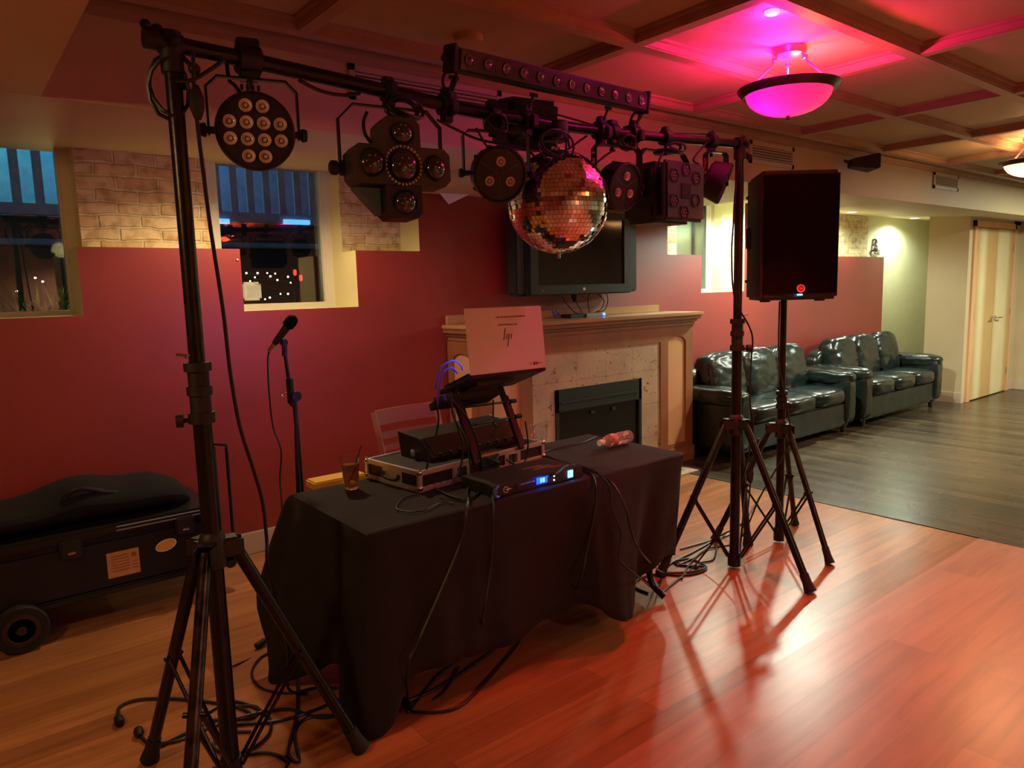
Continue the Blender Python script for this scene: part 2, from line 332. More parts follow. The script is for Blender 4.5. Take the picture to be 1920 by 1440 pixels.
def cable(name, pts, r, label, m='cord', k=8, n=7, parent=None, cat='cable', group=None, plugs=()):
    if plugs:
        t = thing(name, label, cat, (0, 0, 0), 0, group)
        ob('cord', tube(NB(), smooth_path(pts, k), r, n), m, t, True)
        for a, b, rad in plugs:
            q = NB(); tube(q, [a, Vector(a).lerp(Vector(b), .3), Vector(a).lerp(Vector(b), .8), b], [rad*.5, rad, rad*1.05, rad*.9], 10); ob('plug', q, 'plast', t, True)
        return t
    o = ob(name, tube(NB(), smooth_path(pts, k), r, n), m, parent, True)
    if parent is None: tag(o, label, cat, group)
    return o

# ------------------------------------------------------------------ room shell
YW, YB, YG = 4.183, 4.43, 4.64       # red wall face, brick face, glass plane
XR, YBACK, XL = 11.18, -3.2, -1.6
struct('floor', bx(XL, 4.6, 1.485, 4.9, -.10, 0), 'floor')
struct('floor', bx(XL, 4.6, YBACK, 1.485, -.10, .0015), 'floor2')
struct('floor', bx(4.6, XR+.1, YBACK, 4.9, -.10, .001), 'darkfloor')
struct('trim_1', bx(4.592, 4.606, YBACK, 3.66, 0, .004), 'firemetal')

def wall_back():
    pts = [(XL, 0), (9.19, 0), (9.19, 1.775), (7.3, 1.775), (7.3, 2.42), (6.25, 2.42), (6.25, 1.425), (5.574, 1.425), (5.574, 1.77), (5.09, 1.77), (5.09, 2.42), (2.556, 2.42), (2.556, 1.77),
           (2.09, 1.77), (2.09, 1.42), (1.377, 1.42), (1.377, 1.77), (.580, 1.77), (.580, 1.43), (-.2, 1.43), (-.2, 1.77), (XL, 1.77)]
    bm = prism(NB(), pts, YW, YB+.02); o = struct('wall_back', bm, ['red', 'cream'])
    for p in o.data.polygons: p.material_index = 0 if abs(p.normal.y) > .5 and p.center.y < YW+.01 else (1 if abs(p.normal.y) < .5 else 0)
wall_back()
HOLES = [(-.15, .64), (1.30, 2.12), (5.52, 6.30)]
def wall_brick():
    bm = NB(); xs = [XL]+[v for h in HOLES for v in h]+[9.27]
    for a, b in zip(xs[::2], xs[1::2]): bx(a, b, YB, 4.80, 1.0, 2.6, bm=bm)
    struct('wall_brick', bm, ['brick', 'cream'])
    o = bpy.data.objects['wall_brick']
    for p in o.data.polygons: p.material_index = 1 if abs(p.normal.x) > .5 else 0
    bm = NB()
    for a, b in HOLES: bx(a, b, YB, 4.80, 1.0, 1.405, bm=bm); bx(a, b, 4.60, 4.80, 2.40, 2.6, bm=bm)
    struct('wall_sill', bm, 'cream')
wall_brick()
struct('wall_plaster', bx(9.27, XR, YB, 4.8, 0, 2.6), 'white_wall')
struct('wall_closet', bx(9.5, 9.64, 3.36, 3.80, 0, 2.35), 'tan')
bm = bx(9.64, 9.66, 3.36, 3.80, 0, 2.35); bx(10.95, XR, 3.36, 3.80, 0, 2.35, bm=bm); bx(9.66, XR, 3.36, 3.80, 2.15, 2.35, bm=bm); bx(9.66, XR, 3.5, 3.80, 0, 2.35, bm=bm)
struct('wall_closet_front', bm, 'tan')
struct('wall_right', bx(XR, XR+.1, YBACK, 4.8, 0, 2.7), 'tan')
struct('wall_left', bx(XL-.1, XL, YBACK, 4.8, 0, 2.7), 'red')
struct('wall_front', bx(XL, XR, YBACK-.1, YBACK, 0, 2.7), 'tan')
# soffit: rises towards the windows, boxed down flat over the fireplace
def soffit():
    bm = NB(); y0, y1 = 2.787, 4.80
    poly = [(y0, 2.148), (y1, soffit_z(y1)), (y1, 2.62), (y0, 2.62)]
    T = Matrix(((0, 1, 0, 0), (1, 0, 0, 0), (0, 0, 1, 0), (0, 0, 0, 1)))
    prism(bm, poly, .33, XR, T); struct('ceiling_soffit', bm, 'tan')
    bm = NB(); prism(bm, [(y0+.001, 2.1485), (YW-.001, 2.1485), (YW-.001, 2.29), (y0+.001, 2.16)], 2.556, 5.09, T); struct('ceiling_duct', bm, 'tan')
    bm = NB(); prism(bm, [(YBACK, 2.148), (y0, 2.148), (4.8, soffit_z(4.8)), (4.8, 2.62), (YBACK, 2.62)], XL, .33, T); struct('ceiling_low', bm, 'tan')
soffit()
struct('ceiling', bx(.33, XR, YBACK, 2.79, 2.50, 2.62), 'ceil')
def battens():
    xs = [.02+1.145*k for k in range(1, 10)]
    for x in xs:
        bm = bx(x-.033, x+.033, YBACK, 2.70, 2.456, 2.502, .006); bx(x-.05, x+.05, YBACK, 2.70, 2.488, 2.502, .003, bm=bm); struct('trim_2', bm, 'beam')
    for y in [2.665-.597*k for k in range(0, 10)]:
        bm = bx(.33, XR, y-.033, y+.033, 2.455, 2.502, .006); bx(.33, XR, y-.05, y+.05, 2.487, 2.502, .003, bm=bm); struct('trim_3', bm, 'beam')
    bm = bx(.33, XR, 2.757, 2.787, 2.44, 2.502, .008); bx(.33, XR, 2.770, 2.787, 2.425, 2.46, .004, bm=bm); struct('trim_4', bm, 'beam')
battens()
struct('baseboard_back', bx(XL, 2.70, YW-.016, YW, 0, .131, .004), 'base')
struct('baseboard_back', bx(5.02, 9.19, YW-.016, YW, 0, .131, .004), 'base')
struct('baseboard_closet', bx(9.484, 9.5, 3.352, 3.80, 0, .131, .004), 'base')
bm = bx(10.96, XR, 3.345, 3.36, 0, .131, .004); bx(XR-.016, XR, YBACK, 3.36, 0, .131, .004, bm=bm); struct('baseboard_right', bm, 'base')

# windows
def window(i, x0, x1, blind=False):
    z0, z1 = 1.405, 2.42; f = .05
    bm = bx(x0, x0+(f if i != 2 else .10), YG-.06, YG+.02, z0+f, z1-f); bx(x1-f, x1, YG-.06, YG+.02, z0+f, z1-f, bm=bm); bx(x0, x1, YG-.06, YG+.02, z0, z0+f, bm=bm); bx(x0, x1, YG-.06, YG+.02, z1-f, z1, bm=bm)
    for a in (x0+f, x1-f-.012): bx(a, a+.012, YG-.045, YG-.015, z0+f, z1-f, bm=bm)
    w = struct('window_%d' % i, bm, 'vinyl')
    t = ob('pane', bx(x0+f, x1-f, YG-.004, YG+.004, z0+f, z1-f), 'glass', w)
    if blind: ob('roller_blind', bx(x0+f, x1-f, YG+.03, YG+.035, z0+f, z1-f), 'blind', w)
for i, (a, b) in enumerate(HOLES): window(i+1, a, b, i == 2)

# far double door
def double_door():
    d = struct('door_1', bx(9.655, 9.70, 3.335, 3.36, 0, 2.10, .004), 'panel')
    fr = bx(9.60, 9.66, 3.335, 3.372, 0, 2.16, .005); bx(10.92, 10.98, 3.335, 3.372, 0, 2.16, .005, bm=fr); bx(9.60, 10.98, 3.335, 3.372, 2.085, 2.16, .005, bm=fr)
    ob('door_frame', fr, 'panel', d)
    for a, b, s in ((9.70, 10.33, -1), (10.335, 10.92, 1)):
        lf = ob('door_leaf', bx(a, b, 3.345, 3.385, .012, 2.08, .003), 'doorwood', d)
        hx = 10.33+s*.055; q = NB(); cyl(q, (hx, 3.345, .99), (hx, 3.33, .99), .027); cyl(q, (hx, 3.335, .99), (hx, 3.285, .99), .009); tube(q, [(hx, 3.287, .99), (hx+s*.06, 3.283, .992), (hx+s*.12, 3.287, .988)], [.010, .009, .007], 10)
        ob('door_handle', q, 'chrome', lf, True)
        for z in (.28, 1.05, 1.85):
            ob('hinge', bx(a+.002 if s < 0 else b-.016, a+.016 if s < 0 else b-.002, 3.337, 3.347, z-.045, z+.045), 'rosemetal', lf)
double_door()

# outside: deck fence with blue light behind, ground, string lights, plants
struct('ground_outside', bx(-3, 9, 4.82, 14, .9, 1.05), 'outside')
def outside():
    t = thing('slat_fence', 'blue lit slatted fence on a dark wall outside the two left windows', 'fence', (0, 8.2, 1.05))
    ob('base_wall', bx(-3, 7, -.1, .1, 0, 1.25, .01), 'firemetal', t)
    ob('rail', bx(-3, 7, -.16, -.10, 1.25, 1.36, .01), 'fence', t); ob('rail', bx(-3, 7, -.14, -.10, .98, 1.04, .01), 'fence', t)
    for k in range(52):
        x = -2.4+k*.18; ob('slat', bx(x, x+.075, -.02, .02, 1.25, 3.2), 'fence', t)
    tag(ob('neighbour_wall', bx(-4, 10, 10.2, 10.4, 1.05, 5.0), 'fence'), 'blue lit building wall far outside behind the slatted fence', 'wall')
    light('AREA', (2.2, 9.2, 4.2), (.05, .40, 1.0), 14, 1.6, (0, .45, -1)); light('AREA', (.2, 9.2, 4.0), (.15, .8, .85), 13, 1.0, (0, .3, -1)); light('AREA', (1.4, 7.0, 4.2), (.08, .5, .9), 1.5, 1.0, (0, .5, -1))
    for x, z, w in ((2.05, 2.28, .5), (3.15, 2.30, .30)):
        tag(ob('outdoor_lamp', bx(x, x+w, 8.00, 8.06, z, z+.05), mat('blue_tube_glow', (.1, .4, 1), .5, emit=(.10, .45, 1), estr=.5)), 'blue tube light outside above the fence rail'+(' on the left' if x < 3 else ' on the right'), 'lamp')
    pts = [(1074+ -605, 527), (483, 512), (501, 512), (507, 518), (516, 513), (520, 525), (540, 519), (545, 530), (526, 551), (540, 551), (497, 561), (506, 558), (462, 512), (478, 520)]
    sl = thing('string_lights', 'string of tiny white bulbs on a thin wire outside the middle window', 'string lights'); P_ = [on(1, 6.6, px, py) for px, py in pts]; P_.sort(key=lambda v: (round(v.z, 1), v.x))
    ob('wire', tube(NB(), smooth_path([Vector((.4, 6.6, 1.06))]+P_+[Vector((4.2, 6.6, 1.06))], 4), .002, 5), 'cord', sl, True)
    bg_ = mat('bulb_glow', (1, .8, .5), .5, emit=(1, .82, .6), estr=6)
    for i, p in enumerate(P_): q = NB(); sphere(q, p, .006+.002*(i % 2)); ob('bulb', q, bg_, sl, True)
    for px, py, nm in ((553, 511, 'left'), (564, 521, 'right')):
        p = on(1, 7.0, px, py); t = thing('marker_post', 'thin post outside with a small red light, the %s one of two' % nm, 'post', (p.x, p.y, 1.05)); ob('post', bx(-.01, .01, .0, .02, 0, p.z-1.05), 'black', t); ob('red_light', bx(-.014, .014, -.01, .01, p.z-1.05-.028, p.z-1.05+.028, .005), mat('red_glow', (1, .05, .05), .5, emit=(1, .03, .02), estr=1.2), t)
    p = on(1, 6.8, 469, 537); t = thing('lantern', 'warm glowing lantern outside at the left edge of the middle window', 'lantern', (p.x, p.y, 1.05)); ob('post', bx(-.015, .015, -.015, .015, 0, p.z-1.05), 'black', t); ob('glass_body', bx(-.07, .09, -.05, .05, p.z-1.18, p.z-1.01, .02), mat('lantern_glow', (1, .8, .5), .5, emit=(1, .72, .35), estr=.16, var=.5), t)
    for px, py in ((66, 521), (80, 528), (31, 546), (37, 563)):
        p = on(1, 6.6, px, py); t = thing('garden_light', 'tiny garden light on a stake seen through the left window', 'light', (p.x, p.y, 1.05), 0, 'garden lights outside the left window'); ob('stake', bx(-.004, .004, -.004, .004, 0, p.z-1.05), 'black', t); q = NB(); sphere(q, (0, 0, p.z-1.05), .007); ob('bulb', q, bg_, t, True)
    bm = NB(); random.seed(9); c = on(1, 6.2, 80, 566)
    for i in range(90):
        a = random.random()*2*PI; l = .12+.18*random.random(); b = c+Vector((random.uniform(-.2, .2), random.uniform(-.1, .1), -.15)); e = b+Vector((math.cos(a)*l*.8, math.sin(a)*l*.5, l)); w = Vector((-math.sin(a), math.cos(a), 0))*.012
        m_ = b.lerp(e, .5); bm.faces.new([bm.verts.new(v) for v in (b, m_+w, e, m_-w)])
    tag(ob('garden_shrub', bm, 'leaf'), 'small lit green shrub outside the left window', 'shrub')
    light('POINT', c+Vector((.1, -.35, .35)), (1, .9, .35), 1.2, .05)
outside()

# ------------------------------------------------------------------ lamps of the room, added fill lamps too
def pendant(x, y, bulbs, label, lit, down=None):
    t = thing('pendant_lamp', label, 'lamp', (x, y, 2.5), 0, 'bowl pendants of the coffered ceiling')
    ob('canopy', lathe(NB(), [(.0, -.045), (.03, -.043), (.066, -.03), (.072, -.008), (.072, 0)], None, 32), 'rosemetal', t, True)
    zr = -.165
    ob('rim', lathe(NB(), [(.172, zr-.02), (.190, zr-.028), (.212, zr-.004), (.214, zr+.004), (.200, zr+.010), (.172, zr), (.172, zr-.02)], None, 48), 'bronze', t, True)
    prof = [(.180, zr-.016)]+[(.178*math.cos(a), zr-.018-.096*math.sin(a)) for a in [R(v) for v in (12, 25, 38, 50, 62, 74, 84)]]+[(0, zr-.114)]
    bm = NB(); n = 40; rings = [[bm.verts.new((r*math.cos(2*PI*k/n), r*math.sin(2*PI*k/n), z)) for k in range(n)] for r, z in prof[:-1]]; tip = bm.verts.new((0, 0, prof[-1][1]))
    for a, b in zip(rings, rings[1:]):
        for k in range(n): bm.faces.new((a[k], a[(k+1) % n], b[(k+1) % n], b[k]))
    for k in range(n): bm.faces.new((rings[-1][k], rings[-1][(k+1) % n], tip))
    ob('bowl', bm, bowl_mat('alabaster_glass', lit), t, True)
    ob('finial', lathe(NB(), [(0, zr-.132), (.008, zr-.128), (.008, zr-.115), (0, zr-.11)], None, 12), 'bronze', t, True)
    for k in range(3):
        a = 2*PI*k/3+.6; c, s = math.cos(a), math.sin(a); q = NB(); tube(q, [(c*.06, s*.06, -.035), (c*.085, s*.085, -.075), (c*.15, s*.15, zr+.03), (c*.185, s*.185, zr)], .0055, 8)
        lathe(q, [(0, -.012), (.012, -.006), (.012, .006), (0, .012)], TR(c*.07, s*.07, -.05), 10); ob('rod', q, 'rosemetal', t, True)
    for dx, dy, col, p in bulbs:
        b_ = NB(); sphere(b_, (dx, dy, zr-.035), .022); ob('bulb', b_, mat('bulb', (1, 1, 1), .4, emit=col, estr=1.5), t, True)
        light('POINT', (x+dx, y+dy, 2.5+zr-.032), col, p, .03)
    if down: light('SPOT', (x, y, 2.5+zr-.14), down[0], down[1], .10, (0, 0, -1), spot=R(100 if x < 4 and y > 0 else 165), blend=.45)
pendant(3.0, 1.80, [(-.07, .03, MAG, 17), (.09, -.04, (1, .05, .015), 20)], 'glowing magenta bowl pendant lamp hanging in the pink lit ceiling panel', (.085, .05, .062), ((1, .07, .04), 28))
pendant(6.43, 1.88, [(0, 0, WARM, 9)], 'bowl pendant lamp cut by the right edge of the photo', (.9, .8, .6), (WARM, 24))
pendant(3.0, -.55, [(-.05, 0, (1, .13, .04), 24), (.07, 0, (1, .20, .07), 14)], 'red bowl pendant lamp over the front floor', (.95, .6, .5), ((1, .14, .11), 8))
pendant(6.43, -.55, [(0, 0, (1, .42, .15), 9)], 'warm bowl pendant lamp over the dark floor behind the viewer', (.9, .7, .5), ((1, .50, .25), 14))
pendant(1.865, -2.34, [(0, 0, (1, .35, .2), 6)], 'added warm pink fill lamp shaped as a bowl pendant behind the viewer', (.9, .7, .6), ((1, .50, .38), 48))  # added out of view to brighten the laptop lid, mantel and cloth front
t = thing('ceiling_light_panel', 'square white light panel on the ceiling over the dark floor right of the view', 'lamp', (9.2, 1.2, 2.45))
ob('frame', bx(-.62, .62, -.32, .32, -.01, .0, .003), 'vinyl', t)
light('AREA', (9.2, 1.2, 2.43), (.93, 1.0, .80), 55, 1.2, (0, 0, -1), size_y=.6)
t = thing('fill_lamp', 'added round fill lamp, unseen, on the low ceiling left of the viewer', 'lamp', (-.9, 1.7, 2.148))
ob('base', lathe(NB(), [(0, -.02), (.16, -.02), (.165, 0)], None, 30), 'vinyl', t, True)
light('AREA', (-.9, 1.7, 2.12), (1, .55, .20), 8, .32, (.3, .35, -1))  # added fill, out of view, warming the soffit and floor at left
def downlight(x, y, z, n, p, col, label):
    t = thing('recessed_downlight', label, 'lamp', (x, y, z), 0, 'recessed downlights above the sofas')
    ob('trim_ring', lathe(NB(), [(.045, -.002), (.062, -.004), (.066, .0), (.045, .004), (.045, -.002)], None, 24), 'vinyl', t, True)
    ob('lens', lathe(NB(), [(0, .001), (.046, .001), (.046, .003), (0, .003)], None, 24), mat('downlight_lens', (1, 1, 1), .5, emit=col, estr=3), t)
    light('SPOT', (x, y, z-.012), col, p, .05, (0, 0.05, -1), spot=2.85, blend=.5)
for i, (x, y) in enumerate(DOWN):
    downlight(x, y, soffit_z(y)-.004, i, (32, 85, 34, 26)[i], COOL, ('round white downlight over the window between mantel and sofas', 'round white downlight in the soffit above the left sofa', 'round white downlight in the soffit above the right sofa', 'round white downlight hidden in the niche behind the closet corner')[i])
downlight(1.45, 3.68, soffit_z(3.68)-.004, 9, 24, (1, .72, .38), 'round white downlight in the soffit by the left windows, behind the flat par light')
# small magenta uplight puck at the batten crossing
t = thing('ceiling_puck_light', 'small bright magenta puck light on the ceiling beside the batten crossing', 'lamp', (2.545, 1.60, 2.5))
ob('body', lathe(NB(), [(0, -.012), (.022, -.012), (.028, -.006), (.028, 0)], None, 20), mat('puck_glow', (1, .2, .6), .5, emit=(1, .10, .75), estr=2), t, True)
light('POINT', (2.56, 1.60, 2.472), (1.0, .015, .42), 2, .015)
# smoke detector
t = thing('smoke_detector', 'round tan detector disc on the ceiling above the light bar', 'smoke detector', (1.758, 2.442, 2.5))
ob('base', lathe(NB(), [(.03, -.028), (.052, -.024), (.058, -.010), (.058, 0)], None, 28), 'ceil', t, True)

# ------------------------------------------------------------------ vents, wall speaker
def vent(x0, x1, z0, z1, label, n):
    t = thing('air_vent', label, 'vent', ((x0+x1)/2, 2.787, (z0+z1)/2), 0, 'air vents in the soffit')
    w, h = (x1-x0)/2, (z1-z0)/2; b = .03
    fr = bx(-w, -w+b, -.012, 0, -h, h, .003); bx(w-b, w, -.012, 0, -h, h, .003, bm=fr); bx(-w, w, -.012, 0, h-b, h, .003, bm=fr); bx(-w, w, -.012, 0, -h, -h+b, .003, bm=fr)
    ob('frame', fr, 'vent', t); ob('backing', bx(-w+b, w-b, -.003, -.001, -h+b, h-b), 'ventdark', t)
    for k in range(n):
        z = -h+b+(2*h-2*b)*(k+.5)/n; q = NB(); box(q, (0, 0, 0), (2*w-2*b, .012, .004), 0, TR(0, -.008, z) @ RX(R(-35))); ob('louvre', q, 'vent', t)
vent(1.40, 2.18, 2.285, 2.425, 'long louvred air vent high in the soffit behind the left light bar end', 5)
vent(4.19, 4.72, 2.268, 2.412, 'louvred air vent beside the top of the right truss pole', 5)
vent(6.99, 7.53, 2.288, 2.43, 'louvred air vent right of the small wall speaker', 5)
t = thing('wall_speaker', 'small black wedge speaker hung under the ceiling trim', 'speaker', on(1, 2.66, 1614, 306), R(48)); t.scale = (.80, .80, .80)
q = NB(); prism(q, [(-.10, -.075), (.10, -.075), (.10, .075), (-.10, .075)], -.11, -.10); 
q = NB(); vs = [(-.13, -.12, -.07), (.13, -.12, -.07), (.13, -.12, .07), (-.13, -.12, .07), (-.06, .10, -.035), (.06, .10, -.035), (.06, .10, .035), (-.06, .10, .035)]
V = [q.verts.new(v) for v in vs]
for f in ((0, 1, 2, 3), (4, 5, 6, 7), (0, 1, 5, 4), (1, 2, 6, 5), (2, 3, 7, 6), (3, 0, 4, 7)): q.faces.new([V[i] for i in f])
bmesh.ops.bevel(q, geom=list(q.edges), offset=.008, segments=2, affect='EDGES')
ob('cabinet', q, 'plast2', t); ob('grille', bx(-.12, .12, -.128, -.118, -.06, .06, .003), 'tv', t); q = NB(); cyl(q, (0, .09, 0), (0, .15, .03), .012); ob('bracket', q, 'black', t)

# ------------------------------------------------------------------ fireplace
def fireplace():
    t = thing('fireplace_mantel', 'oak fireplace mantel with arched side panels and stone surround', 'fireplace', (3.89, 4.0, 0))
    ox, oy = 3.89, 4.0
    def P(x0, x1, y0, y1, z0, z1, b=.003, bm=None): return bx(x0-ox, x1-ox, y0-oy, y1-oy, z0, z1, b, bm)
    W0, W1, F, B = 2.76, 5.02, 3.85, 4.183
    bm = P(W0, 3.226, F+.02, B, 0, 1.20); P(4.60, W1, F+.02, B, 0, 1.20, bm=bm); P(3.226, 4.60, F+.02, B, 1.043, 1.20, bm=bm); ob('body', bm, 'wood', t)
    # face frame with arched openings over lighter panels
    def arched(x0, x1, a0, a1, z0, zs, side=None):
        n = 14; c = (a0+a1)/2; r = (a1-a0)/2; rise = .062
        arc = [(c+r*math.cos(PI*k/n), zs+rise*math.sin(PI*k/n)) for k in range(n+1)]
        q = NB(); out = [(x0, .13), (x0, z0), (a0, z0)]
        # left stile, right stile, bottom rail, arched head
        prism(q, [(x0, .13), (a0, .13), (a0, 1.16), (x0, 1.16)], 0, .022); prism(q, [(a1, .13), (x1, .13), (x1, 1.16), (a1, 1.16)], 0, .022); prism(q, [(a0, .13), (a1, .13), (a1, z0), (a0, z0)], 0, .022)
        prism(q, [(a1, zs)]+[(a1, 1.16), (a0, 1.16), (a0, zs)]+arc[::-1][1:-1], 0, .022)
        return q
    for s, (x0, x1, a0, a1) in enumerate(((W0, 3.226, 2.865, 3.115), (4.60, W1, 4.695, 4.925))):
        q = arched(x0-ox, x1-ox, a0-ox, a1-ox, .17, 1.02); bmesh.ops.translate(q, vec=(0, F-oy, 0), verts=q.verts); f = ob('pilaster_frame', q, 'wood', t)
        ob('arched_panel', P(a0-.01, a1+.01, F+.012, F+.021, .15, 1.10, 0), 'panel', t)
        ob('plinth', P(x0-.012, x1+(.012 if s else 0), F-.015, F+.05, 0, .13, .004), 'wood', t)
    # left flank
    q = arched(-.155, .165, -.10, .11, .17, 1.02); q.transform(RZ(R(-90))); bmesh.ops.translate(q, vec=(W0-.022-ox, .017, 0), verts=q.verts); ob('side_frame', q, 'wood', t)
    ob('side_panel', P(W0-.006, W0+.008, 3.90, 4.16, .15, 1.10, 0), 'panel', t)
    ob('header', P(3.226, 4.60, F, F+.022, 1.043, 1.16, 0), 'wood', t)
    for z0, z1, e in ((1.16, 1.195, .012), (1.195, 1.215, .03), (1.215, 1.245, .05)): ob('crown_moulding', P(W0-e, W1+e, F-e, B, z0, z1, .006), 'wood', t)
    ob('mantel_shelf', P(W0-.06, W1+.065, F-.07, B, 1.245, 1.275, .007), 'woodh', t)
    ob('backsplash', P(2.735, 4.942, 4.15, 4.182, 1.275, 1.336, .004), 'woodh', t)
    q = P(3.226, 3.44, F+.008, F+.05, 0, 1.043, 0); P(4.37, 4.60, F+.008, F+.05, 0, 1.043, 0, bm=q); P(3.44, 4.37, F+.008, F+.05, .77, 1.043, 0, bm=q); ob('stone_surround', q, 'stone', t)
    fb = P(3.44, 4.37, F+.0, F+.03, .60, .77, .003); P(3.44, 3.475, F+.0, F+.03, .0, .77, .003, bm=fb); P(4.335, 4.37, F, F+.03, .0, .77, .003, bm=fb)
    fbo = ob('firebox_frame', fb, 'firemetal', t)
    ob('grille_slot', P(3.49, 4.32, F-.004, F+.002, .665, .680, 0), 'ventdark', fbo); ob('grille_slot', P(3.49, 4.32, F-.004, F+.002, .612, .622, 0), 'ventdark', fbo)
    ob('firebox_glass', P(3.475, 4.335, F+.02, F+.03, .02, .60, 0), 'fireglass', t)
    for x in (3.80, 4.03): ob('door_pull', P(x, x+.05, F+.006, F+.02, .55, .575, .003), 'firemetal', t)
fireplace()
tag(ob('hearth_slab', bx(3.1, 4.72, 3.55, 3.835, 0.0, .010, .003), 'stone'), 'thin pale stone hearth slab before the fireplace', 'hearth')

# set-top box on mantel
t = thing('set_top_box', 'small silver box with a blue light on the mantel under the television', 'set-top box', (3.98, 4.02, 1.275), 0)
ob('body', bx(-.10, .10, -.055, .07, 0, .03, .004), 'silver', t); ob('side', bx(-.26, -.10, -.045, .07, 0, .028, .003), 'plast', t); q = NB(); sphere(q, (.085, -.057, .019), .009); ob('power_light', q, 'blueled', t, True)
cable('blue_cord', [Vector((3.52+.045*math.cos(a), 3.90+.03*math.sin(a*1.3), 1.285+.004*a+.02*math.sin(a*2)**2)) for a in [k*.8 for k in range(14)]], .004, 'dark blue coiled cord on the mantel beside the laptop corner', 'blue')

# television
def tv():
    t = thing('television', 'large flat television with side speakers on the red wall above the mantel', 'television', (3.86, 4.05, 1.76))
    q = bx(-.56, .54, -.075, .06, -.31, .31, .01)
    ob('body', q, 'tv', t)
    fr = bx(-.535, .50, -.095, -.07, .255, .30); bx(-.535, .50, -.095, -.07, -.30, -.235, bm=fr); bx(-.535, -.465, -.095, -.07, -.235, .255, 0, bm=fr); bx(.43, .50, -.095, -.07, -.235, .255, 0, bm=fr)
    ob('bezel', fr, 'tv', t); ob('screen', bx(-.468, .433, -.082, -.075, -.24, .258), 'screen', t)
    for a, b in ((-.64, -.555), (.53, .62)): ob('side_speaker', bx(a, b, -.06, .05, -.30, .31, .012), 'tv', t)
    ob('logo', bx(-.028, -.004, -.098, -.094, -.279, -.258), 'whiteink', t); ob('indicator', bx(-.43, -.425, -.098, -.094, -.276, -.271), 'whiteink', t)
    q = NB(); box(q, (0, .095, 0), (.3, .07, .25), .005); ob('wall_mount', q, 'black', t)
tv()
for i, (pts, lab) in enumerate((([(3.75, 4.12, 1.47), (3.78, 4.10, 1.40), (3.84, 4.08, 1.33), (3.90, 4.08, 1.295)], 'leftmost thin cord from the television to the mantel box'), ([(3.88, 4.12, 1.47), (3.85, 4.06, 1.41), (3.90, 4.05, 1.33), (3.95, 4.08, 1.297)], 'thin cord with a plug bundle under the television'),
        ([(4.10, 4.12, 1.47), (4.01, 4.08, 1.43), (3.98, 4.05, 1.36), (4.02, 4.08, 1.30)], 'looped cord curving left under the television'), ([(4.10, 4.11, 1.47), (4.17, 4.07, 1.40), (4.12, 4.05, 1.33), (4.05, 4.07, 1.30)], 'looped cord curving right under the television'), ([(4.24, 4.12, 1.47), (4.25, 4.10, 1.40), (4.20, 4.09, 1.32), (4.12, 4.13, 1.30)], 'rightmost thin cord hanging under the television'))):
    cable('tv_cord', pts, .0035, lab, group='cords under the television')
q = NB(); tube(q, [(3.868, 4.10, 1.445), (3.868, 4.085, 1.435), (3.87, 4.08, 1.395)], [.02, .026, .018]); tag(ob('cord_plug', q, 'plast', None, True), 'black plug bundle hanging below the television', 'plug')

# niche figurine
t = thing('figurine', 'silver seated figurine on top of the red half wall', 'figurine', (9.12, 4.27, 1.775))
q = NB(); sphere(q, (0, 0, .05), (.075, .06, .05)); sphere(q, (0, 0, .115), (.05, .04, .06)); ob('body', q, 'buddha', t, True); q = NB(); sphere(q, (0, 0, .19), (.034, .034, .038)); ob('head', q, 'buddha', t, True)
q = NB(); tube(q, smooth_path([(-.085, 0, .01), (-.085, 0, .08), (0, -.06, .082), (.08, -.02, .085)], 6), .005); tube(q, [(-.085, 0, .08), (-.06, 0, .22)], .004); ob('wire_holder', q, 'black', t, True)

# wall bits
tag(ob('wall_hook', sphere(NB(), (0, 0, 0), .006), 'cap', None, True), 'tiny white hook at the corner of the red ledge', 'hook').location = on(1, YW-.004, 445, 487)
q = NB(); box(q, (0, 0, 0), (.16, .004, .05), .001); o = ob('fabric_scrap', prism(NB(), [(-.12, .03), (.12, .035), (-.05, -.04)], -.002, .002), 'cap'); o.location = on(1, 4.10, 852, 346)+Vector((0, 0, 0)); o.location.z = 2.115; tag(o, 'white paper scrap hanging from the soffit near the cross shaped light', 'scrap')

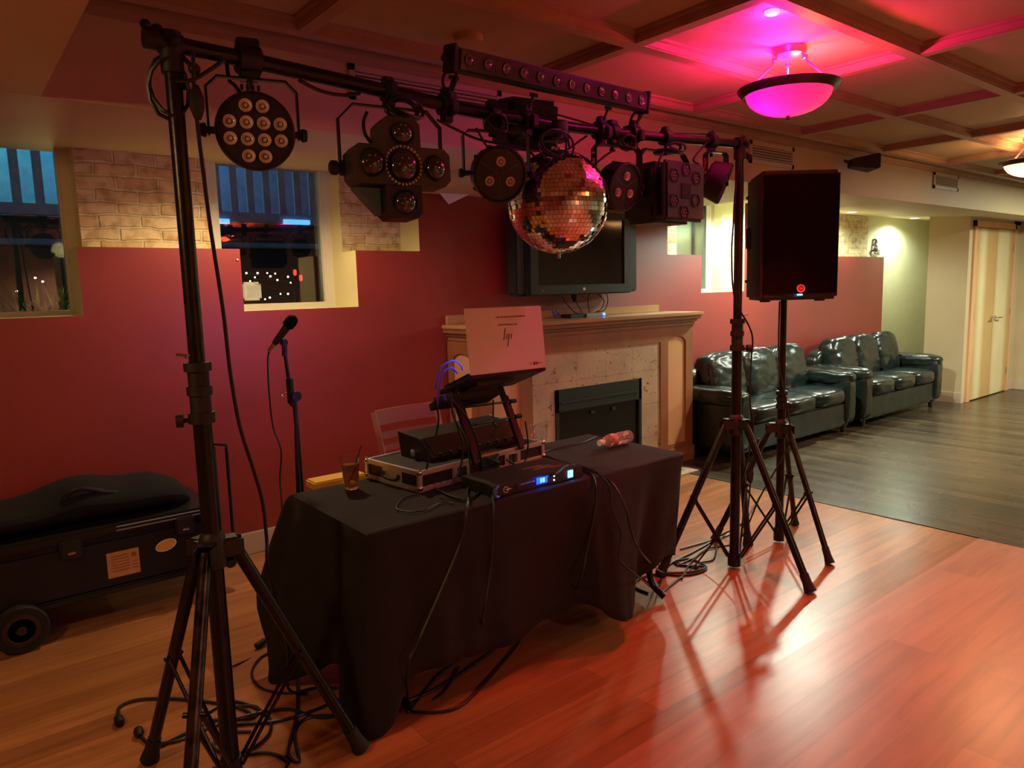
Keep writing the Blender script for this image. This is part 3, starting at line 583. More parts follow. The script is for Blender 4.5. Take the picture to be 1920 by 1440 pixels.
# ------------------------------------------------------------------ sofas
def sofa(x0, x1, label, seed):
    t = thing('leather_sofa', label, 'sofa', ((x0+x1)/2, 3.80, 0), 0, 'dark leather sofas along the red wall')
    w = (x1-x0)/2; f, b = -.37, .355; aw = .21
    q = NB(); box(q, (0, .0, .20), (2*w-.06, b-f-.05, .26), .03); bmesh.ops.subdivide_edges(q, edges=[e for e in q.edges if e.calc_length() > .3], cuts=24, use_grid_fill=True)
    for v in q.verts:
        if v.co.y < f+.08: v.co.y += .010*noise.noise(Vector((v.co.x*16+seed, v.co.z*5, 3)))
    ob('base', q, 'leather', t, True)
    q = NB(); pillow(q, (0, b-.09, .44), (2*w-.10, .20, .68), 6, 14, None, .006, seed); ob('back_frame', q, 'leather', t, True)
    n = 3; iw = 2*w-2*aw; cw = iw/n
    for k in range(n):
        cx = -w+aw+cw*(k+.5)
        q = NB(); pillow(q, (cx, -.09, .385), (cw+.012, .60, .17), 4.5, 14, RZ(0), .005, seed+k*7); ob('seat_cushion', q, 'leather', t, True)
        q = NB(); pillow(q, (0, 0, 0), (cw+.03, .24, .50), 3.6, 18, TR(cx, b-.21, .645) @ RX(R(-12)), .010, seed+k*13+3); ob('back_cushion', q, 'leather', t, True)
    for s in (-1, 1):
        q = NB(); pillow(q, (s*(w-aw/2), -.02, .33), (aw-.02, b-f-.03, .50), 8, 12, None, .006, seed+s); pillow(q, (s*(w-aw/2+.005), -.015, .545), (aw+.03, b-f+.0, .155), 3.2, 16, None, .008, seed+s*5)
        ob('armrest', q, 'leather', t, True)
        for yy in (-.29, .27): q = NB(); lathe(q, [(.022, 0), (.030, .08), (.030, .085)], TR(s*(w-.13), yy, 0), 14); ob('foot', q, 'laminate', t, True)
sofa(5.08, 7.10, 'dark green leather sofa nearest the fireplace mantel', 1.0)
sofa(7.24, 9.16, 'dark green leather sofa at the far end by the closet wall', 22.0)

# ------------------------------------------------------------------ tripod stands and the lighting truss
def tripod(name, label, cat, c, feet, hub_z, top_z, collar, r_low, r_up, brace_z, leg_r, group=None, worn=None, knob_dir=(1, 0)):
    t = thing(name, label, cat, (c[0], c[1], 0), 0, group); C = Vector((c[0], c[1], 0))
    q = NB(); cyl(q, (0, 0, .03), (0, 0, collar[0]), r_low, None, 22); lathe(q, [(r_low*.8, .012), (r_low*1.35, .016), (r_low*1.35, .07), (r_low, .075)], None, 20); ob('lower_pole', q, 'pole', t, True)
    q = NB(); cyl(q, (0, 0, collar[0]-.05), (0, 0, top_z), r_up, None, 20); ob('upper_pole', q, 'pole', t, True)
    q = NB()
    for a, b, rr in ((collar[0], collar[1], r_low*1.12), (collar[0]-.012, collar[0]+.012, r_low*1.45), (collar[1]-.03, collar[1], r_low*1.4), ((collar[0]+collar[1])/2-.015, (collar[0]+collar[1])/2+.01, r_low*1.35)): cyl(q, (0, 0, a), (0, 0, b), rr, None, 18)
    co = ob('collar', q, 'plast', t, True)
    kx, ky = knob_dir
    q = NB(); cyl(q, (kx*r_low, ky*r_low, collar[1]-.02), (kx*(r_low+.03), ky*(r_low+.03), collar[1]-.02), .007); cyl(q, (kx*(r_low+.025), ky*(r_low+.025), collar[1]-.02), (kx*(r_low+.045), ky*(r_low+.045), collar[1]-.02), .019); ob('knob', q, 'plast', co, True)
    q = NB(); tube(q, [(kx*r_low, ky*r_low, collar[0]+.03), (kx*(r_low+.03), ky*(r_low+.03), collar[0]+.035)], .006); ob('locking_pin', q, 'chrome', co, True)
    q = NB(); lathe(q, [(r_low*1.1, hub_z-.07), (r_low*1.45, hub_z-.065), (r_low*1.45, hub_z+.02), (r_low*1.2, hub_z+.035), (r_low*1.0, hub_z+.04)], None, 22)
    for fx, fy in feet:
        d = Vector((fx, fy, 0))-C; d.z = 0; d.normalize(); s = d.cross(Vector((0, 0, 1)))
        T = Matrix((( d.x, s.x, 0, 0), (d.y, s.y, 0, 0), (0, 0, 1, 0), (0, 0, 0, 1)))
        for e in (-1, 1): box(q, (.05, e*(leg_r+.004), hub_z-.012), (.066, .004, .046), .001, T)
        box(q, (.035, 0, hub_z+.016), (.062, 2*leg_r+.010, .005), .002, T)
    ob('hub', q, 'plast', t, True)
    for i, (fx, fy) in enumerate(feet):
        F = Vector((fx, fy, 0))-C; d = F.normalized(); a = d*.055+Vector((0, 0, hub_z-.005)); e = F+Vector((0, 0, .02)); q = NB(); tube(q, [a, e], leg_r, 14)
        lg = ob('leg', q, 'worn' if worn == i else 'pole', t, True, label='scuffed leg with bare metal showing' if worn == i else None)
        q = NB(); u = (e-a).normalized(); tube(q, [e-u*.075, e-u*.03, e+u*.012], [leg_r*1.18, leg_r*1.25, leg_r*1.65], 14); ob('rubber_foot', q, 'rubber', lg, True)
        m_ = a.lerp(e, .50); s = d.cross(Vector((0, 0, 1)))*(leg_r*1.0); q = NB()
        for sg in (-1, 1): tube(q, [m_+s*sg, Vector((d.x*r_low*1.2, d.y*r_low*1.2, brace_z))+s*sg], .006, 8)
        cyl(q, m_+s*1.6, m_-s*1.6, .008, None, 10); ob('brace', q, 'pole', t, True)
    q = NB(); cyl(q, (0, 0, brace_z-.025), (0, 0, brace_z+.025), r_low*1.25, None, 18); ob('brace_collar', q, 'plast', t, True)
    return t
RFEET = [(2.818, 2.355), (3.182, 1.74), (3.527, 2.311)]
LFEET = [(.951, 2.068), (.402, 2.47), (.33, 1.80)]
SFEET = [(3.590, 1.857), (4.043, 2.320), (3.451, 2.479)]
tripod('truss_stand', 'tall black tripod truss stand in the left foreground', 'stand', (.56, 2.13), LFEET, .79, 2.19, (1.31, 1.18), .0255, .0215, .10, .0185, 'lighting truss tripod stands', worn=2, knob_dir=(-.9, .3))
tripod('truss_stand', 'tall black tripod truss stand between table and loudspeaker', 'stand', (3.19, 2.17), RFEET, .79, 2.20, (1.31, 1.19), .0255, .0215, .06, .0185, 'lighting truss tripod stands', knob_dir=(.8, -.6))
tripod('speaker_stand', 'black tripod stand carrying the big loudspeaker', 'stand', (3.70, 2.22), SFEET, .69, 1.50, (.88, .82), .0225, .0175, .07, .016, knob_dir=(.9, -.4))

def bar_z(x):
    P = [(.5, 2.172), (.70, 2.168), (1.06, 2.152), (1.54, 2.128), (2.05, 2.128), (2.57, 2.148), (2.96, 2.170), (3.25, 2.185)]
    for (a, b), (c, d) in zip(P, P[1:]):
        if x <= c: return b+(d-b)*(x-a)/(c-a)
    return P[-1][1]
def bar_y(x): return 2.13+.04*(x-.56)/2.63
t = thing('truss_crossbar', 'long black crossbar spanning both truss stands and carrying the party lights', 'crossbar', (.56, 2.13, 2.17))
O = Vector((.56, 2.13, 2.17))
q = NB(); tube(q, [Vector((x, bar_y(x), bar_z(x)))-O for x in [.53]+[.57+.1*k for k in range(14)]], .0225, 16); ob('left_tube', q, 'pole', t, True)
q = NB(); tube(q, [Vector((x, bar_y(x), bar_z(x)))-O for x in [1.84+.1*k for k in range(15)]], .0205, 16); ob('right_tube', q, 'pole', t, True)
for x in (.56, 3.19):
    p = Vector((x, bar_y(x), bar_z(x)))-O; q = NB(); cyl(q, p-Vector((0, 0, .075)), p+Vector((0, 0, .03)), .029, None, 18); cyl(q, p-Vector((.03, 0, 0)), p+Vector((.03, 0, 0)), .027, None, 18); ob('end_fitting', q, 'plast', t, True)
    q = NB()
    for d in ((0, -.04, 0), (-.03 if x < 1 else .03, 0, .03), (.05, -.02, -.06)): cyl(q, p, p+Vector(d), .006); sphere(q, p+Vector(d), .016, None, 10)
    if x < 1: cyl(q, p+Vector((-.065, 0, .006)), p+Vector((-.03, 0, .006)), .028, None, 10); sphere(q, p+Vector((-.06, -.01, .035)), .014, None, 8)
    ob('clamp_knob', q, 'plast', t, True)

def clamp(x, drop, parent, O, w=.035):
    z = bar_z(x); y = bar_y(x); q = NB(); p = Vector((x, y, z))-O
    lathe(q, [(.022, -w/2), (.033, -w/2), (.033, w/2), (.022, w/2)], TR(p) @ RY(R(90)), 20); box(q, p+Vector((0, 0, .036)), (w, .03, .018), .004); box(q, p+Vector((0, -.036, 0)), (w*.8, .016, .04), .004); box(q, p-Vector((0, 0, .038)), (w, .03, .022), .004)
    cyl(q, p-Vector((0, 0, .03)), p-Vector((0, 0, drop)), .006); box(q, p-Vector((0, 0, drop-.004)), (.034, .008, .014), .003)
    ob('clamp', q, 'plast', parent, True)

def yoke(bm, w, top, bot, th=.004, wd=.016, yo=0, cut=.03, T=None):   # flat strap U: half width w, from bot up to top
    pts = [(-w, bot), (-w, top-cut), (-w+cut, top), (w-cut, top), (w, top-cut), (w, bot)]
    for (ax, az), (cx, cz) in zip(pts, pts[1:]):
        d = Vector((cx-ax, 0, cz-az)); L_ = d.length; a = math.atan2(d.z, d.x)
        box(bm, (0, 0, 0), (L_+th, wd, th), .001, (T or Matrix()) @ TR((ax+cx)/2, yo, (az+cz)/2) @ RY(-a))
def led_lens(bm, x, z, r, d, T):
    lathe(bm, [(0, d+.001), (r*.30, d+.002), (r*.34, d-.004), (r*.8, d+.003), (r, d+.004), (r*1.08, d), (r*1.08, d-.004)], T @ TR(x, 0, z) @ FACE, 20)
HUNG = 'party lights hung from the crossbar'

# 1: flat twelve-lens par
def par12():
    c = on(1, 2.12, 478, 249); th = R(-14); t = thing('par_light', 'round flat par light with twelve pale lenses, leftmost on the crossbar', 'stage light', c, th, HUNG)
    H = RX(R(2)); r = .108
    ob('housing', lathe(NB(), [(0, -.03), (r*.75, -.03), (r*.96, -.012), (r, .012), (r, .028), (r*.955, .033), (r*.94, .026), (0, .026)], H @ FACE, 48), 'plast2', t, True)
    q = NB(); s = .0455
    for x, z in [(-.5, 1.5), (.5, 1.5), (-1.5, .5), (-.5, .5), (.5, .5), (1.5, .5), (-1.5, -.5), (-.5, -.5), (.5, -.5), (1.5, -.5), (-.5, -1.5), (.5, -1.5)]:
        q = NB(); led_lens(q, x*s, z*s, .0172, .028, H); ob('lens', q, 'lensw', t, True)
    q = NB(); yoke(q, .122, bar_z(c.x)-c.z-.055, -.012, .006, .022); ob('yoke', q, 'black', t)
    for sg in (-1, 1):
        q = NB(); cyl(q, (sg*.104, 0, 0), (sg*.135, 0, 0), .010); lathe(q, [(.017, 0), (.020, .004), (.017, .016), (.008, .018)], TR(sg*.128, 0, 0) @ RY(R(90*sg)), 8); ob('tilt_knob', q, 'plast', t, True)
    t2 = Matrix.Rotation(-th, 4, 'Z'); 
    q = NB(); p = t2 @ (Vector((.765, bar_y(.765), bar_z(.765)))-c); 
    lathe(q, [(.0225, -.03), (.040, -.03), (.040, .03), (.0225, .03)], TR(p) @ RZ(-th) @ RY(R(90)), 20); box(q, p+Vector((0, 0, .04)), (.062, .05, .028), .004); box(q, p-Vector((0, 0, .045)), (.055, .05, .022), .004); cyl(q, p-Vector((0, 0, .03)), p-Vector((0, 0, .080)), .008)
    for k in range(4): box(q, p+Vector((-.022+.015*k, 0, -.075)), (.008, .012, .016), .002)
    ob('clamp', q, 'plast', t, True)
par12()

# 2: cross shaped effect light with lens ring
def moonflower():
    c = Vector((1.195, 2.10, 1.888)); th = R(-8); t = thing('effect_light', 'cross shaped effect light with five big lenses and a ring of tiny bulbs', 'stage light', c, th, HUNG); t.scale = (.88, .88, .88)
    H = RX(R(-2)); a, L_, ch = .072, .170, .022
    def octo(w, h): return [(-w+ch, -h), (w-ch, -h), (w, -h+ch), (w, h-ch), (w-ch, h), (-w+ch, h), (-w, h-ch), (-w, -h+ch)]
    def blk(x0, x1, z0, z1, y0, y1, back=.6):
        q = NB(); cx, cz = (x0+x1)/2, (z0+z1)/2; w, h = (x1-x0)/2, (z1-z0)/2; A = [q.verts.new((cx+x, y0, cz+z)) for x, z in octo(w, h)]; B = [q.verts.new((cx+x, (y0+y1)/2, cz+z)) for x, z in octo(w, h)]; Cc = [q.verts.new(((cx+x)*back, y1, (cz+z)*back)) for x, z in octo(w, h)]
        q.faces.new(A); q.faces.new(Cc[::-1])
        for P, Q in ((A, B), (B, Cc)):
            for i in range(8): j = (i+1) % 8; q.faces.new((P[i], P[j], Q[j], Q[i]))
        return q
    q = blk(-.182, .182, -a+.005, a-.005, -.105, .12); q.transform(H); ob('housing', q, 'housing', t)
    q = blk(-a, a, .03, .168, -.100, .12); q.transform(H); ob('upper_lobe', q, 'housing', t)
    q = blk(-a+.004, a-.004, -.182, -.03, -.098, .12); q.transform(H); ob('lower_lobe', q, 'plast2', t)
    # teal-painted cheeks of the left side
    ob('side_vane', prism(NB(), [(-.165, -.072), (-.075, -.072), (-.075, -.165)], -.085, -.02, TR(0, .02, 0)), 'teal', t)
    def lens(x, z, r, y, rx=0, rz=0):
        T = H @ TR(x, y, z) @ RZ(rz) @ RX(rx); q = NB(); lathe(q, [(r, 0), (r*1.12, .004), (r*1.12, -.004), (r, -.004), (r, 0)], T @ FACE, 28); o = ob('lens_ring', q, 'plast', t, True)
        q = NB(); lathe(q, [(r, 0), (r*.92, .010), (r*.7, .019), (r*.4, .025), (0, .028)], T @ FACE, 28); ob('lens', q, 'lensd', o, True)
        q = NB()
        for k in range(6): aa = k*1.05; sphere(q, (r*.45*math.cos(aa), -.022, r*.45*math.sin(aa)), .0035, T, 8)
        ob('led_points', q, 'led', o, True)
    lens(0, 0, .052, -.106); lens(-.118, .004, .044, -.106, 0, R(-8)); lens(.125, -.002, .042, -.104, 0, R(14)); lens(.002, .115, .040, -.101, R(-12)); lens(0, -.128, .042, -.100, R(14))
    q = NB()
    for k in range(30): aa = 2*PI*k/30; sphere(q, (.066*math.cos(aa), -.107, .066*math.sin(aa)), .0052, H, 8)
    ob('bulb_ring', q, 'led', t, True)
    q = NB(); yoke(q, .195, .222, 0, .006, .024, cut=.055); ob('yoke', q, 'black', t)
    q = NB(); cyl(q, (-.165, 0, 0), (-.215, 0, 0), .011); lathe(q, [(.012, 0), (.025, .004), (.025, .022), (.018, .028), (0, .028)], TR(-.205, 0, 0) @ RY(R(-90)), 14); box(q, (-.175, 0, 0), (.05, .04, .05), .006); ob('tilt_knob', q, 'plast', t, True)
    clamp(1.215, .065, t, c); k = t.children[-1]; k = [o_ for o_ in t.children if o_.name.startswith('clamp')][0]; k.scale = (1/.88,)*3; k.rotation_euler = (0, 0, -th)
moonflower()

# 3+4: small pars with three lenses
def par3(c, th, tilt, label, strap, txt=None, r=.100):
    c = Vector(c); t = thing('par_light', label, 'stage light', c, th, HUNG); H = RX(tilt)
    prof = [(0, -.05), (r*.80, -.05), (r*.93, -.03), (r*.97, .02), (r, .03), (r, .045), (r*.93, .048), (r*.90, .040), (0, .040)]
    ob('housing', lathe(NB(), prof, H @ FACE, 20), 'plast2', t)
    q = NB()
    for k in range(10): a = 2*PI*k/10; box(q, (0, 0, 0), (.010, .05, .012), .003, H @ RY(a) @ TR(r*.96, .0, 0))
    ob('heat_fins', q, 'plast', t)
    for k in range(3): q = NB(); a = R(90+120*k); led_lens(q, r*.45*math.cos(a), r*.45*math.sin(a), .017, .042, H); ob('lens', q, 'lensw', t, True)
    q = NB()
    for k in range(3):
        a = R(30+120*k)
        for j in range(8): sphere(q, (r*(.12+.09*j)*math.cos(a), -.041, r*(.12+.09*j)*math.sin(a)), .0018, H, 6)
    ob('led_points', q, 'led', t)
    w = r+.022; top = bar_z(c.x)-c.z-.062; Y = thing_free('yoke_pivot', t, strap-th) if False else None
    T = RZ(strap); q = NB(); yoke(q, w, top, -.01, .004, .036, cut=.018, T=T); ob('yoke', q, 'black', t)
    for sg in (-1, 1): q = NB(); cyl(q, T @ Vector((sg*(w-.02), 0, 0)), T @ Vector((sg*(w+.012), 0, 0)), .009); lathe(q, [(.013, 0), (.017, .004), (.014, .014), (0, .015)], T @ TR(sg*(w+.004), 0, 0) @ RY(R(90*sg)), 8); ob('tilt_knob', q, 'plast', t, True)
    if txt:
        for s_, (tx, col, sz) in zip((-1, 1), txt):
            if tx: text(tx, sz, T @ TR(s_*w-.0025 if s_ < 0 else s_*w-.0025, -.0, top*.52) @ RZ(R(-90)) @ RX(R(90)) @ RZ(R(90)), 'lettering', col, t)
    tt = TR(0, 0, 0); t_inv = Matrix.Rotation(-th, 4, 'Z'); p = t_inv @ (Vector((c.x, bar_y(c.x), bar_z(c.x)))-c); q = NB()
    lathe(q, [(.021, -.018), (.034, -.018), (.034, .018), (.021, .018)], TR(p) @ RZ(-th) @ RY(R(90)), 20); box(q, p+Vector((0, 0, .037)), (.045, .03, .02), .004); box(q, p-Vector((0, 0, .040)), (.04, .035, .022), .004); cyl(q, p-Vector((0, 0, .03)), p-Vector((0, 0, .075)), .006); box(q, p-Vector((0, 0, .072)), (.034, .008, .014), .003); ob('clamp', q, 'plast', t, True)
    return t
par3((1.640, 2.13, 1.918), R(-20), R(14), 'small round par light with three lenses left of the mirror ball', R(-2))
par3((2.27, 2.13, 1.915), R(4), R(14), 'small round par light right of the mirror ball, FXpar 3 on its strap', R(-10), (('FXpar 3', 'whiteink', .030), ('', 'whiteink', .01)))
def venue_par():
    c = Vector((2.955, 2.14, 1.985)); t = thing('par_light', 'slim par light beside the right truss pole, turned sideways', 'stage light', c, R(34), HUNG); H = RX(R(22)); r = .098
    ob('housing', lathe(NB(), [(0, -.045), (r*.7, -.045), (r*.86, -.035), (r*.98, .03), (r, .045), (r*.95, .05), (r*.93, .043), (0, .043)], H @ FACE, 40), 'plast2', t, True)
    for x, z in [(i-1.5+(.0 if j % 2 else .0), j-1.5) for i in range(4) for j in range(4)]+[(-.5, 2.4), (.5, 2.4)]:
        q = NB(); led_lens(q, x*.034, z*.034, .0115, .046, H); ob('lens', q, mat('smoked_lens', (.16, .09, .08), .2) if False else 'housing', t, True)
    T = RZ(R(-44)); q = NB(); w = .105; top = bar_z(c.x)-c.z-.055; yoke(q, w*.62, top, -.02, .004, .034, cut=.012, T=T); ob('yoke', q, 'black', t)
    text('VENUE', .024, T @ TR(-w*.62-.003, 0, top*.5) @ RZ(R(-90)) @ RX(R(90)) @ RZ(R(-90)), 'lettering', 'redtext', t)
    p = RZ(R(-34)) @ (Vector((c.x, bar_y(c.x), bar_z(c.x)))-c); q = NB(); lathe(q, [(.021, -.018), (.034, -.018), (.034, .018), (.021, .018)], TR(p) @ RZ(R(-34)) @ RY(R(90)), 20); box(q, p+Vector((0, 0, .037)), (.03, .03, .02), .004); box(q, p-Vector((0, 0, .042)), (.05, .04, .018), .003); cyl(q, p-Vector((0, 0, .03)), p-Vector((0, 0, .07)), .007); ob('clamp', q, 'plast', t, True)
venue_par()
# 5: box derby light
def derby():
    c = Vector((2.615, 2.17, 1.905)); t = thing('effect_light', 'boxy effect light with six hexagonal lens ports at the right of the crossbar', 'stage light', c, R(2), HUNG)
    w, h, d = .145, .130, .115
    q = NB(); box(q, (0, .03, 0), (2*w, 2*d-.03, 2*h), .028, None, 3); ob('housing', q, 'plast2', t, True)
    q = NB(); box(q, (.0, -d+.012, 0), (2*w-.008, .035, 2*h-.008), .012); ob('front_cover', q, 'housing', t, True)
    ob('centre_window', bx(-.035, .035, -d-.008, -d-.004, -.032, .034, .002), 'rubber', t)
    for x, z in ((-.085, .062), (.0, .092), (.075, .062), (-.085, -.045), (-.012, -.090), (.070, -.035)):
        q = NB(); lathe(q, [(.030, 0), (.033, .004), (.027, .004), (.026, -.001), (0, -.001)], TR(x, -d-.005, z) @ FACE, 6); o = ob('lens_port', q, 'plast', t)
        q = NB()
        if (x, z) != (.070, -.035):
            for k in range(9): sphere(q, (x-.010+.010*(k % 3)+.003*math.sin(k*3), -d-.008, z-.016+.014*(k//3)), .0022+.0012*(k % 2), None, 6)
            ob('led_points', q, 'led', o)
    q = NB()
    for k in range(5): box(q, (w+.001, -.02, .06-.026*k), (.004, .10, .008), .001)
    ob('side_vents', q, 'redtext' if False else 'housing', t)
    q = NB(); box(q, (-w-.003, 0, 0), (.006, .13, .11), .003); ob('side_plate', q, 'plast', t)
    q = NB(); yoke(q, w+.022, bar_z(c.x)-c.z-.06, -.02, .005, .030, cut=.03); ob('yoke', q, 'black', t)
    for sg in (-1, 1): q = NB(); cyl(q, (sg*w, 0, -.01), (sg*(w+.03), 0, -.01), .010); lathe(q, [(.014, 0), (.021, .004), (.019, .016), (0, .017)], TR(sg*(w+.022), 0, -.01) @ RY(R(90*sg)), 8); ob('tilt_knob', q, 'plast', t, True)
    p = RZ(R(-2)) @ (Vector((c.x, bar_y(c.x), bar_z(c.x)))-c); q = NB(); lathe(q, [(.021, -.018), (.034, -.018), (.034, .018), (.021, .018)], TR(p) @ RZ(R(-2)) @ RY(R(90)), 20); box(q, p+Vector((0, 0, .037)), (.03, .03, .02), .004); cyl(q, p-Vector((0, 0, .03)), p-Vector((0, 0, .075)), .007)
    lathe(q, [(0, -.072), (.05, -.068), (.055, -.06), (.05, -.052), (0, -.05)], TR(p), 20); ob('clamp', q, 'plast', t, True)
derby()
# mirror ball with motor
def mirror_ball():
    c = Vector((1.955, 2.15, 1.835)); Rb = .199; t = thing('mirror_ball', 'silver mirror ball hanging from its motor in the middle of the crossbar', 'mirror ball', c)
    q = NB(); sphere(q, (0, 0, 0), Rb-.004, None, 48); ob('core', q, 'ballcore', t, True)
    q = NB(); random.seed(3); rings = 38
    for i in range(rings):
        la = -PI/2+PI*(i+.5)/rings; n = max(3, int(round(2*PI*math.cos(la)*Rb/.0168))); hh = PI*Rb/rings*.46; hw = PI*math.cos(la)*Rb/n*.92; tw = random.random()*6
        for k in range(n):
            lo = 2*PI*k/n+tw; nrm = Vector((math.cos(la)*math.cos(lo), math.cos(la)*math.sin(lo), math.sin(la))); e = Vector((-math.sin(lo), math.cos(lo), 0)); u = nrm.cross(e)
            j = nrm+e*random.gauss(0, .014)+u*random.gauss(0, .014); j.normalize(); e2 = (e-j*e.dot(j)).normalized(); u2 = j.cross(e2)
            p = nrm*Rb; q.faces.new([q.verts.new(p+e2*a*hw+u2*b*hh) for a, b in ((-1, -1), (1, -1), (1, 1), (-1, 1))])
    me = bpy.data.meshes.new('mirror_tiles'); q.to_mesh(me); q.free(); ob('mirror_tiles', me, 'mirror', t)
    q = NB(); lathe(q, [(.03, Rb-.006), (.03, Rb+.004), (.008, Rb+.010), (.005, Rb+.02), (0, Rb+.021)], None, 18); lathe(q, [(.006, -Rb-.018), (.006, -Rb)], None, 10); ob('cap', q, 'chrome', t, True)
    q = NB()
    for k in range(5): tube(q, [Vector((.005*math.cos(a)*(1 if k % 2 else 0), .005*math.cos(a)*(0 if k % 2 else 1), Rb+.022+.011*k+.007*math.sin(a))) for a in [j*PI/4 for j in range(8)]], .0013, 5, closed=True)
    ob('chain', q, 'chrome', t, True)
    m_ = thing('ball_motor', 'small black round motor holding the mirror ball under the crossbar', 'motor', (1.955, 2.15, 2.0)); q = NB(); lathe(q, [(0, .075), (.018, .078), (.022, .085), (.040, .09), (.044, .10), (.044, .135), (.040, .14), (0, .14)], None, 26); ob('body', q, 'plast2', m_, True)
mirror_ball()
# LED bar
def led_bar():
    a, b = Vector((1.425, 2.06, 2.268)), Vector((2.42, 2.10, 2.257)); c = (a+b)/2; L_ = (b-a).length; t = thing('led_light_bar', 'long slim light bar with twelve round lenses standing above the crossbar', 'stage light', c, math.atan2((b-a).y, (b-a).x))
    H = RX(R(8)); T = H
    q = NB(); box(q, (0, .02, 0), (L_, .055, .076), .006, T); ob('housing', q, 'plast2', t, True)
    q = NB(); box(q, (0, -.010, 0), (L_-.03, .006, .064), .002, T); ob('front_glass', q, mat('smoked_glass', (.045, .040, .032), .2), t)
    for k in range(12):
        q = NB(); lathe(q, [(.019, 0), (.020, .003), (.018, .006), (.013, .004), (.006, .006), (0, .007)], T @ TR(-L_/2+.05+k*(L_-.10)/11, -.013, 0) @ FACE, 22); ob('lens', q, mat('bar_lens', (.10, .085, .075), .10) if k == 0 else bpy.data.materials['bar_lens'], t, True)
    for s in (-1, 1):
        q = NB(); box(q, (s*(L_/2+.004), .02, 0), (.018, .065, .090), .004, T); cyl(q, (s*(L_/2), .02, 0), (s*(L_/2+.035), .02, 0), .010); ob('end_cap', q, 'plast', t, True)
        q = NB(); zc = bar_z(c.x+s*L_/2)-c.z+.03
        for e in (-1, 1): tube(q, smooth_path([(s*(L_/2-.01)+e*.018, .03, -.03), (s*(L_/2-.01)+e*.026, .05, zc*.6), (s*(L_/2-.02)+e*.008, .07, zc)], 4), .0055, 8)
        box(q, (s*(L_/2-.02), .075, zc-.03), (.04, .07, .075), .008); ob('bracket', q, 'plast', t, True)
led_bar()
# black laser box behind the bar
t = thing('laser_light', 'plain black projector box mounted behind the crossbar above the mirror ball', 'stage light', (1.93, 2.28, 2.14), R(-8), HUNG)
q = NB(); box(q, (0, .04, .01), (.23, .16, .19), .02, RX(R(8))); ob('housing', q, 'plast', t, True); q = NB(); box(q, (.06, -.075, -.03), (.12, .07, .07), .01); box(q, (-.08, -.06, .0), (.05, .09, .12), .01); ob('bracket', q, 'plast', t, True)
# extra clamps with cable ties
for x, nm in ((1.44, 'under the left end of the light bar'), (1.80, 'left of the mirror ball motor'), (2.20, 'right of the mirror ball motor'), (2.40, 'under the right end of the light bar')):
    c = Vector((x, bar_y(x), bar_z(x))); t = thing('pipe_clamp', 'black pipe clamp on the crossbar '+nm, 'clamp', c, 0, 'pipe clamps on the crossbar'); q = NB()
    lathe(q, [(.022, -.022), (.037, -.022), (.037, .022), (.022, .022)], RY(R(90)), 18); box(q, (0, -.005, .04), (.04, .03, .03), .005); box(q, (.006, -.04, -.01), (.03, .025, .045), .005); box(q, (0, 0, -.045), (.04, .03, .03), .005); ob('jaw', q, 'plast', t, True)
    q = NB(); cyl(q, (0, -.02, .04), (.015, -.03, .085), .005); box(q, (.015, -.03, .085), (.04, .008, .014), .003, RY(0)); ob('wing_bolt', q, 'plast', t, True)
# coiled cable bundles on the bar
def coil(name, c, rx, rz_, n, label, r=.0048, tilt=0):
    pts = []
    for k in range(n*12): a = 2*PI*k/12; w = 1+.12*math.sin(k*.7); pts.append(Vector((rx*w*math.cos(a), .018*math.sin(k*.37)+.01*math.cos(a*2), rz_*w*math.sin(a)+.006*math.sin(k*.5))))
    o = ob(name, tube(NB(), pts, r, 6), 'cord', None, True); o.location = c; o.rotation_euler = (0, tilt, 0); tag(o, label, 'cable', 'coiled leads on the crossbar'); return o
coil('cable_coil', (1.245, 2.09, 2.083), .058, .026, 7, 'flat coil of cable tied under the crossbar above the cross shaped light', .0055)
coil('cable_coil', (1.62, 2.10, 2.085), .040, .026, 4, 'small loose coil of cable above the left three-lens par light')
coil('cable_coil', (2.29, 2.09, 2.085), .036, .022, 4, 'small coil of cable above the par light right of the mirror ball')
coil('cable_coil', (2.60, 2.09, 2.095), .050, .012, 3, 'flat coil of cable lit pink above the boxy effect light')
coil('cable_coil', (1.87, 2.06, 2.03), .075, .045, 3, 'loose loops of cable hanging left of the mirror ball', .0042)
coil('cable_coil', (.545, 2.13, 2.06), .045, .07, 2, 'cable loop wound around the top of the left truss stand', .0055)
PB = 2.10
def bpt(*l, Y=PB): return [on(1, Y, x, y) for x, y in l]
cable('crossbar_cable', bpt((560, 150), (600, 170), (640, 178), (675, 175)), .0055, 'cable sagging below the crossbar between the left two lights', group='leads along the crossbar')
cable('crossbar_cable', bpt((330, 152), (360, 150), (395, 130), (420, 112)), .0055, 'short curved cable beside the top of the left truss pole', group='leads along the crossbar')
cable('crossbar_cable', bpt((425, 118), (430, 150), (440, 160), (458, 185), Y=2.17), .0055, 'lead dropping behind the round flat par light', group='leads along the crossbar')
cable('crossbar_cable', bpt((688, 210), (682, 228), (684, 250), (696, 268)), .0055, 'lead entering the top of the cross shaped light', group='leads along the crossbar')
cable('crossbar_cable', bpt((1310, 308), (1300, 300), (1312, 282), (1330, 262), Y=2.15), .005, 'lead curving up beside the VENUE par light', group='leads along the crossbar')
cable('crossbar_cable', bpt((820, 225), (860, 245), (900, 262), (985, 280), (1010, 300), (1045, 292), (1100, 255), Y=2.17), .0045, 'long lead drooping behind the three-lens par lights', group='leads along the crossbar')
cable('crossbar_cable', bpt((893, 240), (905, 262), (918, 282)), .0045, 'lead into the top of the left three-lens par light', group='leads along the crossbar')
cable('crossbar_cable', bpt((1150, 282), (1135, 292), (1118, 306)), .0045, 'lead beside the FXpar 3 strap', group='leads along the crossbar')
